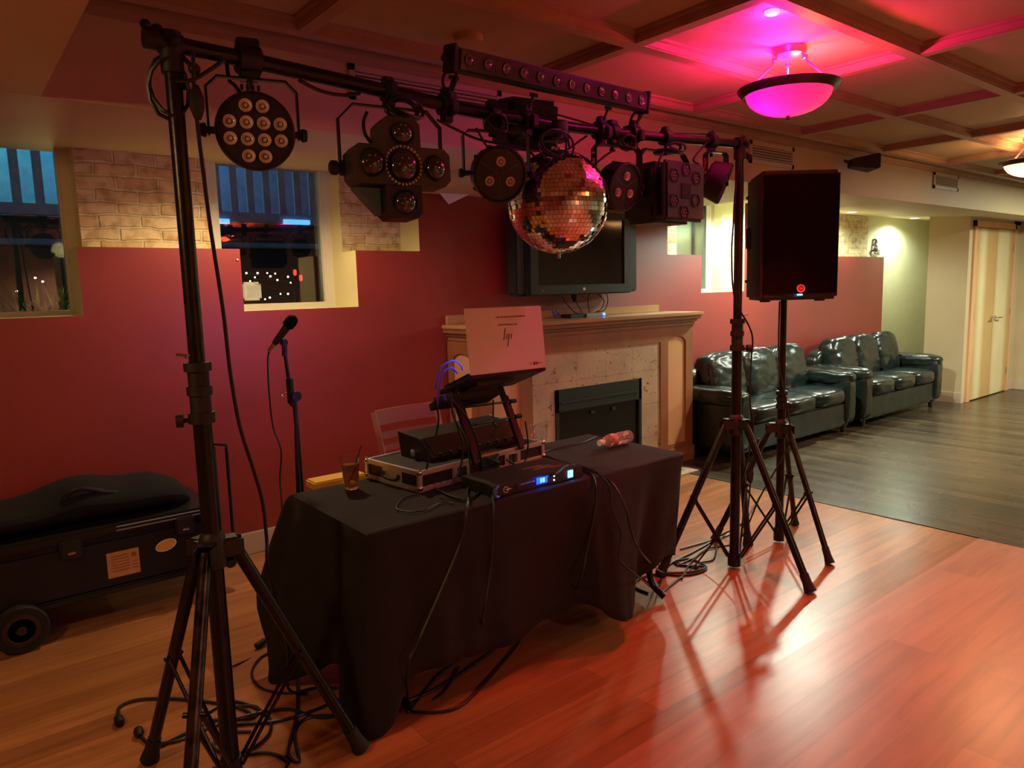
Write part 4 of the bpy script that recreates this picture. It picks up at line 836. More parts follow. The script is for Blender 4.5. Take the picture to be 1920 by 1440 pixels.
cable('crossbar_cable', bpt((1245, 285), (1237, 298), (1234, 314)), .0045, 'lead into the top of the boxy effect light', group='leads along the crossbar')
cable('crossbar_cable', bpt((1010, 205), (1080, 225), (1120, 236), (1190, 248), (1270, 250), (1340, 252), Y=2.18), .004, 'thin cable lying along the right half of the crossbar', group='leads along the crossbar')
# long drop cable with inline connector
drop = [on(1, 2.10, x, y) for x, y in ((362, 100), (364, 160), (370, 230), (382, 330), (395, 430), (418, 580), (432, 700), (450, 800))]+[on(1, 2.16, x, y) for x, y in ((475, 880), (492, 940), (500, 1010), (505, 1080))]+[Vector((.86, 2.42, .25)), Vector((.88, 2.5, .06)), Vector((.95, 2.5, .008))]
t = thing('drop_cable', 'long black cable with an inline connector hanging right of the left truss pole', 'cable')
ob('cord', tube(NB(), smooth_path(drop, 8), .0055, 8), 'cord', t, True)
a, b = on(1, 2.10, 367, 160), on(1, 2.10, 371, 224); q = NB(); tube(q, [a, a.lerp(b, .15), a.lerp(b, .35), a.lerp(b, .65), a.lerp(b, .85), b], [.008, .013, .020, .020, .014, .009], 8); ob('connector', q, 'plast', t, True)

# ------------------------------------------------------------------ loudspeaker
def loudspeaker():
    th = R(-37); t = thing('loudspeaker', 'big black loudspeaker with round red badge on the tripod stand', 'speaker', (3.715, 2.215, 1.405), th)
    w, h, d = .208, .675, .175; q = NB()
    poly = [(-w, -d), (w, -d), (w+.004, -d+.05), (w*.80, d), (-w*.80, d), (-w-.004, -d+.05)]
    A = [q.verts.new((x, y, 0)) for x, y in poly]; B = [q.verts.new((x, y, h)) for x, y in poly]; q.faces.new(A[::-1]); q.faces.new(B)
    for i in range(6): j = (i+1) % 6; q.faces.new((A[i], A[j], B[j], B[i]))
    bmesh.ops.bevel(q, geom=list(q.edges), offset=.016, segments=3, affect='EDGES'); ob('cabinet', q, 'plast2', t, True)
    # bowed metal grille
    q = NB(); n = 14; rows = 18; g = [[q.verts.new((-w+.012+(2*w-.024)*i/n, -d-.004-.018*(1-(2*i/n-1)**2), .035+(h-.06)*k/rows)) for i in range(n+1)] for k in range(rows+1)]
    for k in range(rows):
        for i in range(n): q.faces.new((g[k][i], g[k][i+1], g[k+1][i+1], g[k+1][i]))
    e = q.edges[:]; r_ = bmesh.ops.extrude_face_region(q, geom=list(q.faces)); bmesh.ops.translate(q, vec=(0, .012, 0), verts=[v for v in r_['geom'] if isinstance(v, bmesh.types.BMVert)])
    ob('grille', q, 'grille', t, True)
    q = NB(); box(q, (-w-.002, .02, .34), (.018, .05, .12), .006); ob('side_handle', q, 'rubber', t)
    for z in (.105, .56): q = NB(); box(q, (-w-.008, .03, z), (.014, .014, .016), .003); ob('side_bolt', q, 'rubber', t)
    q = NB(); lathe(q, [(.017, 0), (.017, .003), (0, .004)], TR(-.005, -d-.022, .060) @ FACE, 28); bd = ob('badge', q, 'redink', t, True)
    q = NB(); lathe(q, [(.0170, 0), (.0215, .0), (.0215, .006), (.0170, .006), (.0170, 0)], TR(-.005, -d-.022, .060) @ FACE, 28); ob('badge_ring', q, 'whiteink', bd, True)
    text('H', .020, TR(-.005, -d-.0275, .060) @ RX(R(90)), 'badge_letter', 'whiteink', bd)
    ob('power_light', bx(-.018, .010, -d-.014, -d-.010, .024, .031, .001), 'cyanled', t)
    q = NB(); box(q, (0, 0, h+.002), (.14, .05, .006), .002); ob('top_plate', q, 'plast', t)
    for x in (-.15, .15): q = NB(); box(q, (x, -.08, -.004), (.05, .03, .012), .003); ob('rubber_pad', q, 'rubber', t)
loudspeaker()
cable('speaker_cable', [on(0, 3.62, 1462, 565), on(0, 3.62, 1460, 640), on(0, 3.62, 1463, 700), Vector((3.66, 2.16, .80)), Vector((3.66, 2.15, .6)), Vector((3.55, 2.25, .3)), Vector((3.50, 2.35, .03)), Vector((3.3, 2.42, .008)), Vector((3.05, 2.35, .008)), Vector((2.85, 2.25, .008))], .0045, 'black cable winding down the loudspeaker stand to the floor')
cable('truss_cable', [Vector((3.12, 2.12, 2.13)), Vector((3.10, 2.13, 1.95)), on(1, 2.13, 1375, 420), on(1, 2.13, 1372, 480), on(1, 2.13, 1378, 560), Vector((3.24, 2.12, 1.25)), Vector((3.24, 2.12, 1.1)), Vector((3.22, 2.11, .9)), Vector((3.26, 2.12, .7)), Vector((3.2, 2.2, .3)), Vector((3.05, 2.3, .03)), Vector((2.8, 2.25, .008)), Vector((2.62, 2.2, .008))], .0045, 'black cable running down the right truss pole')

# ------------------------------------------------------------------ table, cloth
TZ = .72; TX0, TX1, TY0, TY1 = 1.03, 2.69, 2.09, 2.74
def table():
    t = thing('folding_table', 'folding table hidden under the black cloth', 'table', (1.86, 2.415, 0))
    ob('tabletop', bx(-.815, .815, -.31, .31, .675, .712, .008), 'laminate', t)
    for s in (-1, 1):
        x = s*.70; q = NB()
        tube(q, [(x, -.2, .67), (x, -.2, .12)], .014, 12); tube(q, [(x, .2, .67), (x, .2, .12)], .014, 12); tube(q, [(x, -.2, .35), (x, .2, .35)], .011, 10)
        for e in (-1, 1): tube(q, smooth_path([(x, e*.2, .16), (x, e*.22, .08), (x+.02, e*.28, .03)], 4), [.016]*8+[.020], 12)
        ob('leg', q, 'pole', t, True)
table()
def tablecloth():
    # perimeter stations: top x,y ; hem x,y,z
    st = [(1.03, 2.74, .94, 2.88, .33), (1.03, 2.66, .90, 2.75, .08), (1.03, 2.56, .885, 2.66, .01), (1.03, 2.45, .99, 2.47, .10), (1.03, 2.34, 1.01, 2.36, .17), (1.03, 2.24, .97, 2.22, .20), (1.03, 2.16, .95, 2.17, .06),
          (1.03, 2.09, 1.005, 2.09, .004), (1.09, 2.09, 1.08, 2.07, .045), (1.14, 2.09, 1.155, 2.085, .16), (1.22, 2.09, 1.225, 2.095, .175), (1.32, 2.09, 1.32, 2.075, .17), (1.43, 2.09, 1.44, 2.09, .16), (1.55, 2.09, 1.56, 2.08, .15), (1.67, 2.09, 1.68, 2.09, .16),
          (1.80, 2.09, 1.80, 2.095, .19), (1.93, 2.09, 1.93, 2.085, .21), (2.02, 2.09, 2.01, 2.03, .19), (2.12, 2.09, 2.06, 1.985, .14), (2.24, 2.09, 2.17, 1.985, .10), (2.36, 2.09, 2.24, 2.03, .12), (2.46, 2.09, 2.33, 2.12, .18), (2.58, 2.09, 2.44, 2.10, .22), (2.66, 2.09, 2.55, 2.10, .25),
          (2.69, 2.12, 2.64, 2.13, .22), (2.69, 2.20, 2.66, 2.20, .20), (2.69, 2.32, 2.70, 2.33, .15), (2.69, 2.45, 2.71, 2.46, .18), (2.69, 2.58, 2.71, 2.60, .17), (2.69, 2.74, 2.76, 2.80, .02), (2.56, 2.74, 2.56, 2.80, .15), (2.3, 2.74, 2.3, 2.78, .18), (2.0, 2.74, 2.0, 2.76, .17), (1.7, 2.74, 1.7, 2.78, .18), (1.4, 2.74, 1.4, 2.77, .17), (1.15, 2.74, 1.13, 2.80, .15)]
    K = 5; n = len(st); top = []; hem = []
    for i in range(n):
        a, b, c, d = st[i-1], st[i], st[(i+1) % n], st[(i+2) % n]
        for j in range(K):
            u = j/K; f = lambda q: .5*(2*b[q]+(c[q]-a[q])*u+(2*a[q]-5*b[q]+4*c[q]-d[q])*u*u+(3*b[q]-a[q]-3*c[q]+d[q])*u**3)
            top.append(Vector((b[0]+(c[0]-b[0])*u, b[1]+(c[1]-b[1])*u, TZ))); hem.append(Vector((f(2), f(3), max(.003, f(4)))))
    N_ = n*K; bm = NB(); cx, cy = (TX0+TX1)/2, (TY0+TY1)/2; rings = []
    for sc in (.25, .5, .75, .92, .98):
        rings.append([bm.verts.new((cx+(p.x-cx)*sc, cy+(p.y-cy)*sc, TZ+.0035*noise.noise(Vector((p.x*5*sc, p.y*5*sc, 2))))) for p in top])
    rows = 16
    for k in range(rows+1):
        u = k/rows; rg = []
        for i in range(N_):
            p, h = top[i], hem[i]; v = u**1.0; z = TZ-.004-(TZ-.004-h.z)*(u**1.05)
            w = u**.8; x = p.x+(h.x-p.x)*w; y = p.y+(h.y-p.y)*w
            nx, ny = (p.x-cx)/.83, (p.y-cy)/.33; m = max(abs(nx), abs(ny)); ex = 1 if abs(nx) > abs(ny) else 0
            fold = .010*u*math.sin(i*.55+math.sin(i*.21)*2.2)+.006*u*noise.noise(Vector((i*.2, u*3, 0)))
            rnd = .006*(1 if k else .3)
            if ex: x += math.copysign(fold+rnd, nx)
            else: y += math.copysign(fold+rnd, ny)
            rg.append(bm.verts.new((x, y, max(.003, z))))
        rings.append(rg)
    ctr = bm.verts.new((cx, cy, TZ))
    for i in range(N_): bm.faces.new((ctr, rings[0][i], rings[0][(i+1) % N_]))
    for a, b in zip(rings, rings[1:]):
        for i in range(N_): j = (i+1) % N_; bm.faces.new((a[i], b[i], b[j], a[j]))
    o = ob('tablecloth', bm, 'cloth', None, True); tag(o, 'black cloth draped over the long table down to the floor', 'tablecloth')
    s = o.modifiers.new('thickness', 'SOLIDIFY'); s.thickness = .0015
tablecloth()
TS = TZ+.004

# road case with dj mixer console
def road_case():
    t = thing('road_case', 'open black road case with aluminium edges and ball corners on the table', 'road case', (1.745, 2.605, TS), R(7)); w, d, h = .355, .175, .082
    q = bx(-w, w, -d, d, 0, h-.012, .003); ob('body', q, 'laminate', t)
    q = NB()
    for y in (-d, d):
        for z in (.008, h-.008): box(q, (0, y*1.01, z), (2*w, .012, .020), .002)
    for x in (-w, w):
        for z in (.008, h-.008): box(q, (x*1.005, 0, z), (.012, 2*d, .020), .002)
        for y in (-d, d): box(q, (x*1.004, y*1.008, h/2), (.018, .018, h), .002)
    ob('edge_trim', q, 'alu', t)
    for x in (-w, w):
        for y in (-d, d):
            for z in (.015, h-.004): q = NB(); sphere(q, (x*1.01, y*1.02, z), .013, None, 12); ob('ball_corner', q, 'chrome', t, True)
    for x, y, s in ((-.14, -d, 0), (.16, -d, 0)):
        q = NB(); box(q, (x, y-.004, h*.55), (.10, .006, .062), .002); l = ob('latch', q, 'alu', t); q = NB(); box(q, (x, y-.008, h*.5), (.05, .008, .042), .003); box(q, (x, y-.012, h*.5), (.008, .012, .04), .002); ob('latch_wing', q, 'chrome', l)
    q = NB(); box(q, (-w-.004, 0, .04), (.005, .13, .055), .002); hd = ob('handle_plate', q, 'alu', t); q = NB(); tube(q, smooth_path([(-w-.010, -.05, .05), (-w-.018, -.04, .03), (-w-.018, .04, .03), (-w-.010, .05, .05)], 4), .006, 8); ob('handle', q, 'plast', hd, True)
    q = NB(); box(q, (.02, -d-.008, .045), (.11, .004, .07), .002); ob('butterfly_latch', q, 'chrome', t); q = NB(); box(q, (.035, -d+.02, h+.004), (.12, .05, .010), .003); ob('hinge_plate', q, 'chrome', t)
    q = bx(-w+.01, -.10, -d+.01, d-.01, h-.013, h-.004, .002); ob('foam_lid', q, 'rubber', t)
    for k in range(8): q = NB(); sphere(q, (-w+.03+.035*k, -d-.007, .018), .004, None, 8); ob('rivet', q, 'chrome', t, True)
    return t
road_case()
t = thing('dj_mixer', 'slanted black mixer console with a dark red face panel inside the road case', 'mixer', (1.79, 2.62, TS+.070), R(7))
q = NB(); T = Matrix(((0, 1, 0, 0), (1, 0, 0, 0), (0, 0, 1, 0), (0, 0, 0, 1))); prism(q, [(-.09, .0), (.10, .0), (.12, .11), (-.02, .095), (-.10, .03)], -.27, .27, T); bmesh.ops.bevel(q, geom=list(q.edges), offset=.004, segments=1, affect='EDGES'); ob('housing', q, 'plast2', t)
q = NB(); box(q, (0, 0, 0), (.50, .10, .004), .001, TR(0, -.062, .066) @ RX(R(39))); ob('face_panel', q, mat('gloss_panel', (.055, .018, .015), .25), t)  # glossy face panel with a dark red base colour
for k in range(9):
    q = NB(); lathe(q, [(.009, 0), (.008, .014), (0, .015)], TR(-.22+.055*k, -.095, .028) @ RX(R(20)), 10); ob('knob', q, 'plast', t, True)
for s in (-1, 1): q = NB(); cyl(q, (s*.27, 0, .04), (s*.29, 0, .04), .016, None, 12); ob('side_knob', q, 'chrome', t, True)

def laptop_stand():
    t = thing('laptop_stand', 'black slotted rack rails holding up the laptop tray', 'laptop stand', (1.81, 2.40, TS+.066)); O = Vector((1.81, 2.40, TS+.066))
    Bs = [Vector((1.655, 2.345, .80)), Vector((1.965, 2.430, .80))]; Ts = [Vector((1.655, 2.50, 1.115)), Vector((1.965, 2.585, 1.085))]
    for B, Tp in zip(Bs, Ts):
        d = (Tp-B).normalized(); L_ = (Tp-B).length
        for off in (0, .030):
            q = NB(); side = Vector((1, 0, 0)); up = d; fw = side.cross(up); Mx = Matrix((side, fw, up)).transposed().to_4x4(); c = B.lerp(Tp, .5)-O+Vector((off*1.0, .012 if off else 0, -.03 if off else 0)); box(q, (0, 0, 0), (.024, .020, L_-(0 if not off else .08)), .002, TR(c) @ Mx)
            rl = ob('rail', q, 'black', t)
            for k in range(6): qq = NB(); sphere(qq, (0, -.0115 if True else 0, -L_*.36+L_*.14*k), .0028, TR(c) @ Mx, 6); ob('screw_hole', qq, 'silver', rl)
    for z in (.94, 1.01):
        u = (z-.8)/.30; a = Bs[0].lerp(Ts[0], u)-O; b = Bs[1].lerp(Ts[1], u)-O; q = NB(); tube(q, [a, b+(b-a)*.16], .005, 8); rd = ob('cross_rod', q, 'worn', t, True); q = NB(); e = b+(b-a)*.16; cyl(q, e-(b-a)*.05, e+Vector((.02, 0, 0)), .010, None, 10); ob('rod_knob', q, 'plast', rd, True)
    q = NB(); a = Vector((1.80, 2.46, 1.135))-O; box(q, (0, 0, 0), (.30, .20, .006), .002, TR(a) @ RX(R(-20))); ob('tray', q, 'black', t)
    q = NB(); box(q, (0, 0, 0), (.20, .14, .035), .004, TR(a-Vector((-.01, -.01, .030))) @ RX(R(-20))); ob('under_tray_box', q, 'housing', t)
laptop_stand()
def laptop():
    P = [on(1, 2.36, 872, 580), on(1, 2.36, 1015, 572), on(1, 2.33, 1024, 690), on(1, 2.33, 882, 703)]
    c = (P[2]+P[3])/2; t = thing('laptop', 'open laptop with pale pink lid seen from behind on the raised stand', 'laptop', c)
    X = ((P[1]-P[0])+(P[2]-P[3])).normalized(); w = ((P[1]-P[0]).length+(P[2]-P[3]).length)/2; U = ((P[0]+P[1])/2-c); h = U.length; U = (U-X*U.dot(X)).normalized(); Nn = X.cross(U).normalized()   # Nn points to the room back
    Mx = Matrix((X, Nn if Nn.y > 0 else -Nn, U)).transposed().to_4x4(); 
    q = NB(); box(q, (0, 0, h/2), (w, .007, h), .002, Mx); lid = ob('lid', q, 'lid', t)
    q = NB(); box(q, (0, .0042, h/2+.004), (w-.02, .001, h-.03), 0, Mx); ob('screen', q, mat('laptop_screen', (.1, .1, .3), .4, emit=(.35, .22, 1.0), estr=3.5), lid)
    F_ = Mx @ TR(0, -.0045, 0) @ RX(R(90))
    text('FOR THE PEOPLE ENTERTAINMENT', .0098, F_ @ TR(.028, h*.845, 0), 'lettering', 'fadedred', lid); text('WWW.FTPENERGY.COM', .0090, F_ @ TR(.008, h*.725, 0), 'lettering', 'fadedred', lid)
    q = NB()
    for x0, z0, z1 in ((-.019, -.004, .046), (-.005, .000, .022), (.006, -.030, .022), (.019, .000, .022)):
        s = .27; prism(q, [(x0+s*z0-.0016, z0), (x0+s*z0+.0022, z0), (x0+s*z1+.0022, z1), (x0+s*z1-.0016, z1)], -.0006, .0004, Mx @ TR(0, -.0040, h*.50))
    q2 = NB(); 
    ob('logo', q, 'ink', lid)
    for x, col, ww, hh in ((.125, 'paper', .008, .010), (.145, 'blueink', .010, .013), (.162, 'redink', .014, .012), (.182, 'ink', .013, .003), (.200, 'whiteink', .013, .003)):
        k = w/.41; q = NB(); box(q, (x*k*.93, -.0040, h*.085), (ww, .001, hh), 0, Mx); ob('sticker', q, col, lid)
    q = NB(); box(q, (0, .13, -.004), (w, .26, .018), .004, Mx.copy() if False else RZ(math.atan2(X.y, X.x)) @ RX(R(-20))); bs = ob('base', q, 'plast', t)
    q = NB(); box(q, (0, .13, .007), (w*.8, .12, .003), .001, RZ(math.atan2(X.y, X.x)) @ RX(R(-20))); ob('keyboard', q, 'rubber', bs)
    q = NB(); box(q, (-.10, .22, -.03), (w*.75, .12, .03), .004, RZ(math.atan2(X.y, X.x)) @ RX(R(-26))); tt = ob('dock', q, 'plast', t)
    return c
LC = laptop()
# usb cable arcs (blue)
for i, (l, nm) in enumerate(((((868, 694), (862, 682), (848, 676), (828, 688), (820, 710), (817, 730)), 'upper'), (((858, 700), (848, 690), (838, 692), (828, 705), (824, 730), (820, 760)), 'lower'))):
    cable('usb_cable', [on(1, 2.42, x, y) for x, y in l], .0038, nm+' blue data cable arching left of the laptop lid', 'blue', group='blue data cables')
tail = [((845, 735), (850, 780), (872, 820), (880, 860), (885, 900)), ((838, 740), (858, 800), (868, 840), (862, 880), (850, 900)), ((848, 750), (880, 790), (900, 850), (905, 890), (922, 930)), ((815, 745), (822, 780), (818, 815), (806, 850), (800, 880)), ((925, 750), (925, 790), (930, 800), (920, 822)), ((985, 790), (990, 830), (985, 862), (970, 880))]
for l in tail: cable('laptop_lead', [on(1, 2.36+.03*(i == 0), x, y) for i, (x, y) in enumerate(l)], .0042, 'one of the thin black leads hanging from the laptop tray to the road case', group='thin leads hanging from the laptop tray')

# rack unit
def rack():
    t = thing('rack_unit', 'flat black rack unit with glowing blue display at the front table edge', 'rack unit', (1.800, 2.235, TS), 0); w = .235; h = .044
    q = bx(-w+.012, w-.012, -.105, .105, 0, h, .002); ob('chassis', q, 'plast', t)
    q = bx(-w, w, -.118, -.105, 0, h+.001, .001); fp = ob('front_panel', q, 'plast2', t)
    q = NB(); 
    for s in (-1,): prism(q, [(s*w, .002), (s*(w-.008), .002), (s*(w-.008), .042), (s*w, .030)], -.130, -.105)
    tube(q, smooth_path([(-w+.028, -.119, .044), (-w+.010, -.128, .036), (-w+.002, -.130, .022), (-w+.010, -.128, .006), (-w+.03, -.119, .002)], 4), .004, 8); ob('blue_ear', q, mat('blue_anodised', (.10, .16, .45), .35, .4), fp)
    ob('display', bx(-.018, .038, -.1205, -.118, .012, .038), mat('display_glow', (0, 0, .3), .4, emit=(.01, .04, 1.0), estr=1.3), fp); text('18', .026, TR(.010, -.1215, .025) @ RX(R(90)), 'digits', 'cyanled', fp)
    q = bx(.150, .178, -.1205, -.118, .008, .038, .004); ob('power_button', q, 'cyanled', fp)
    for z in (.014, .030): q = NB(); sphere(q, (.075, -.119, z), .003, None, 8); ob('status_led', q, 'whiteled', fp)
    q = NB(); lathe(q, [(.0105, 0), (.0125, 0), (.0125, .001), (.0105, .001), (.0105, 0)], TR(-.17, -.118, .022) @ FACE, 20); box(q, (-.158, -.1185, .022), (.026, .001, .003)); ob('logo', q, 'whiteink', fp)
    text('POWER CONDITIONER', .0075, TR(-.066, -.1185, .028) @ RX(R(90)), 'lettering', 'whiteink', fp); q = NB(); lathe(q, [(.014, 0), (.014, .003), (.011, .004), (0, .004)], TR(-.11, -.118, .022) @ FACE, 20); ob('socket_cover', q, 'rubber', fp)
    for k in range(3): q = NB(); sphere(q, (-w+.020, -.119, .008+.013*k), .0025, None, 8); ob('screw', q, 'chrome', fp)
    for a, b, c_ in ((.04, -.03, .11), (.06, -.01, .09), (.02, .01, .10), (.12, -.05, .06)): ob('top_print', bx(a, a+c_, b, b+.004, h, h+.0006), 'redink' if a > .1 else 'paper', t)
    light('POINT', (1.81, 2.10, TS+.03), (.02, .08, 1), .03, .01)
rack()

# glass with straw, cup, bottle, yellow folder
t = thing('drink_glass', 'glass of dark drink with a thin black straw at the back left of the table', 'glass', (1.237, 2.625, TS))
ob('glass', lathe(NB(), [(0, .003), (.026, 0), (.028, .004), (.038, .135), (.0355, .135), (.026, .012), (0, .010)], None, 32), 'clear', t, True)
ob('drink', lathe(NB(), [(0, .013), (.0255, .013), (.0335, .105), (0, .105)], None, 28), 'drink', t, True)
for k, (x, y) in enumerate(((.01, -.01), (-.012, .006), (.004, .012))): q = NB(); box(q, (x, y, .095), (.018, .018, .018), .003, RZ(k)); ob('ice_cube', q, 'ice', t)
q = NB(); cyl(q, (-.012, 0, .02), (.048, -.01, .17), .0022, None, 8); ob('straw', q, 'rubber', t, True)
t = thing('plastic_cup', 'clear plastic cup behind the right end of the road case', 'cup', (2.245, 2.640, TS)); ob('cup', lathe(NB(), [(0, .002), (.028, 0), (.030, .004), (.045, .115), (.047, .117), (.0435, .115), (.029, .006), (0, .004)], None, 32), 'clear', t, True)
t = thing('water_bottle', 'clear crumpled water bottle lying on the right part of the table', 'bottle', (2.55, 2.42, TS+.033), R(3)); TB = RY(R(90))
prof = [(0, .115), (.022, .115), (.030, .105)]+[(.031-.0022*(k % 2), .10-.010*k) for k in range(10)]+[(.027, -.005), (.031, -.012), (.031, -.045), (.026, -.065), (.013, -.088), (.012, -.10)]
ob('bottle_body', lathe(NB(), prof, TB, 18), mat('bottle_plastic', (.95, .85, .86), .08, trans=.85, ior=1.25), t, True)
ob('cap', lathe(NB(), [(0, -.118), (.015, -.118), (.015, -.098), (0, -.098)], TB, 20), 'cap', t, True)
q = NB(); lathe(q, [(.0322, -.046), (.0322, -.012)], TB, 24, False); ob('bottle_label', q, mat('bottle_wrap', (.60, .22, .18), .4, var=.8, vscale=25), t, True)
t = thing('yellow_folder', 'yellow plastic case lying behind the drink glass', 'folder', (1.26, 2.80, .70)); ob('cover', bx(-.115, .12, -.03, .07, 0, .035, .006), 'yellow', t)

# chair behind the table
def chair():
    t = thing('wooden_chair', 'reddish wooden slat back chair behind the table', 'chair', (1.85, 3.02, 0), R(4)); w = .185
    for s in (-1, 1):
        q = NB(); pts = [(s*w*.92, .16, 0), (s*w*.95, .11, .44), (s*w, .13, .70), (s*w*1.03, .19, .915)]; tube(q, smooth_path(pts, 5), .017, 4); ob('rear_post', q, 'chairw', t)
        q = NB(); tube(q, [(s*w*.95, -.22, 0), (s*w*.95, -.22, .43)], .017, 4); ob('front_leg', q, 'chairw', t)
    for z, hh in ((.885, .075), (.795, .035), (.735, .03), (.675, .03), (.615, .03)):
        q = NB(); n = 12; y0 = .19-(.915-z)*.23; G = []
        for i in range(n+1):
            x = -w+2*w*i/n; y = y0+.024*(1-(2*i/n-1)**2); G.append([q.verts.new((x, y+dy+(zz*.14), z+zz)) for dy, zz in ((-.006, -hh/2), (-.006, hh/2), (.007, hh/2), (.007, -hh/2))])
        for a_, b_ in zip(G, G[1:]):
            for k in range(4): q.faces.new((a_[k], a_[(k+1) % 4], b_[(k+1) % 4], b_[k]))
        q.faces.new(G[0]); q.faces.new(G[-1][::-1])
        ob('back_slat', q, 'chairw', t, True)
    ob('seat', bx(-w-.01, w+.01, -.24, .14, .43, .455, .012), 'chairw', t)
    q = NB(); tube(q, [(-w*.9, -.22, .2), (w*.9, -.22, .2)], .009); tube(q, [(-w*.9, .14, .25), (w*.9, .14, .25)], .009); ob('stretcher', q, 'chairw', t, True)
chair()

# microphone stand
def mic_stand():
    t = thing('microphone_stand', 'black microphone stand with folded boom behind the left end of the table', 'stand', (1.225, 3.10, 0)); X0 = Vector((1.225, 3.10, 0))
    q = NB(); tube(q, [(0, 0, .05), (-.012, 0, 1.0), (-.026, 0, 1.06)], .0105, 14); ob('lower_tube', q, 'pole', t, True)
    q = NB(); a = on(1, 3.10, 545, 735)-X0; b = on(1, 3.10, 533, 655)-X0; tube(q, [a, b], .0085, 12); cyl(q, a-Vector((0, 0, .05)), a+Vector((-.002, 0, .06)), .016, None, 14); ob('upper_tube', q, 'pole', t, True)
    q = NB(); cyl(q, a+Vector((.02, -.02, -.02)), a+Vector((.02, .02, -.02)), .022, None, 16); box(q, a+Vector((.008, 0, -.03)), (.03, .02, .07), .005); ob('boom_joint', q, 'plast', t, True)
    q = NB(); tube(q, [a+Vector((.02, 0, -.04)), on(1, 3.06, 556, 840)-X0, on(1, 3.04, 560, 925)-X0, Vector((.035, -.06, .62))], [.008, .008, .011, .011], 12); ob('boom_arm', q, 'pole', t, True)
    q = NB(); tube(q, [a+Vector((-.005, 0, .005)), a+Vector((-.045, -.01, -.012))], .002, 6); sphere(q, a+Vector((-.045, -.01, -.012)), .007, None, 8); ob('clutch_pin', q, 'chrome', t, True)
    for ang in (-160, 80, -40):
        d = Vector((math.cos(R(ang)), math.sin(R(ang)), 0)); q = NB(); tube(q, [Vector((0, 0, .10)), d*.30+Vector((0, 0, .014))], .0085, 10); lg = ob('leg', q, 'pole', t, True); q = NB(); tube(q, [d*.27+Vector((0, 0, .020)), d*.315+Vector((0, 0, .014))], .014, 12); ob('rubber_foot', q, 'rubber', lg, True)
    m_ = thing('microphone', 'black handheld microphone tilted up in the stand clip', 'microphone', b+X0)
    h = on(1, 3.06, 547, 601)-(b+X0); tl = on(1, 3.12, 507, 655)-(b+X0); d = (h-tl).normalized(); q = NB(); L_ = (h-tl).length
    tube(q, [tl+d*.03, tl+d*L_*.25, h-d*.035], [.011, .014, .018], 16); ob('handle', q, 'plast', m_, True)
    q = NB(); tube(q, [h-d*.035, h-d*.03, h-d*.010, h+d*.012, h+d*.022, h+d*.026], [.018, .025, .027, .024, .014, .003], 18); ob('grille_head', q, 'grille', m_, True)
    q = NB(); tube(q, [tl-d*.01, tl+d*.03], [.009, .0115], 12); ob('connector', q, 'chrome', m_, True)
    q = NB(); tube(q, [Vector((0, 0, -.03)), Vector((.002, 0, .02))], [.012, .012], 12); box(q, (0, 0, .03), (.03, .03, .03), .006); ob('clip', q, 'plast', m_, True)
    cable('microphone_cable', [b+X0+tl-d*.01, on(1, 3.13, 502, 680), on(1, 3.13, 505, 740), on(1, 3.12, 512, 800), on(1, 3.08, 527, 845), on(1, 3.08, 525, 900), Vector((1.10, 3.04, .55)), Vector((1.06, 2.98, .2)), Vector((1.0, 2.98, .008)), Vector((.8, 2.9, .008))], .0038, 'thin cable looping down from the microphone')
mic_stand()

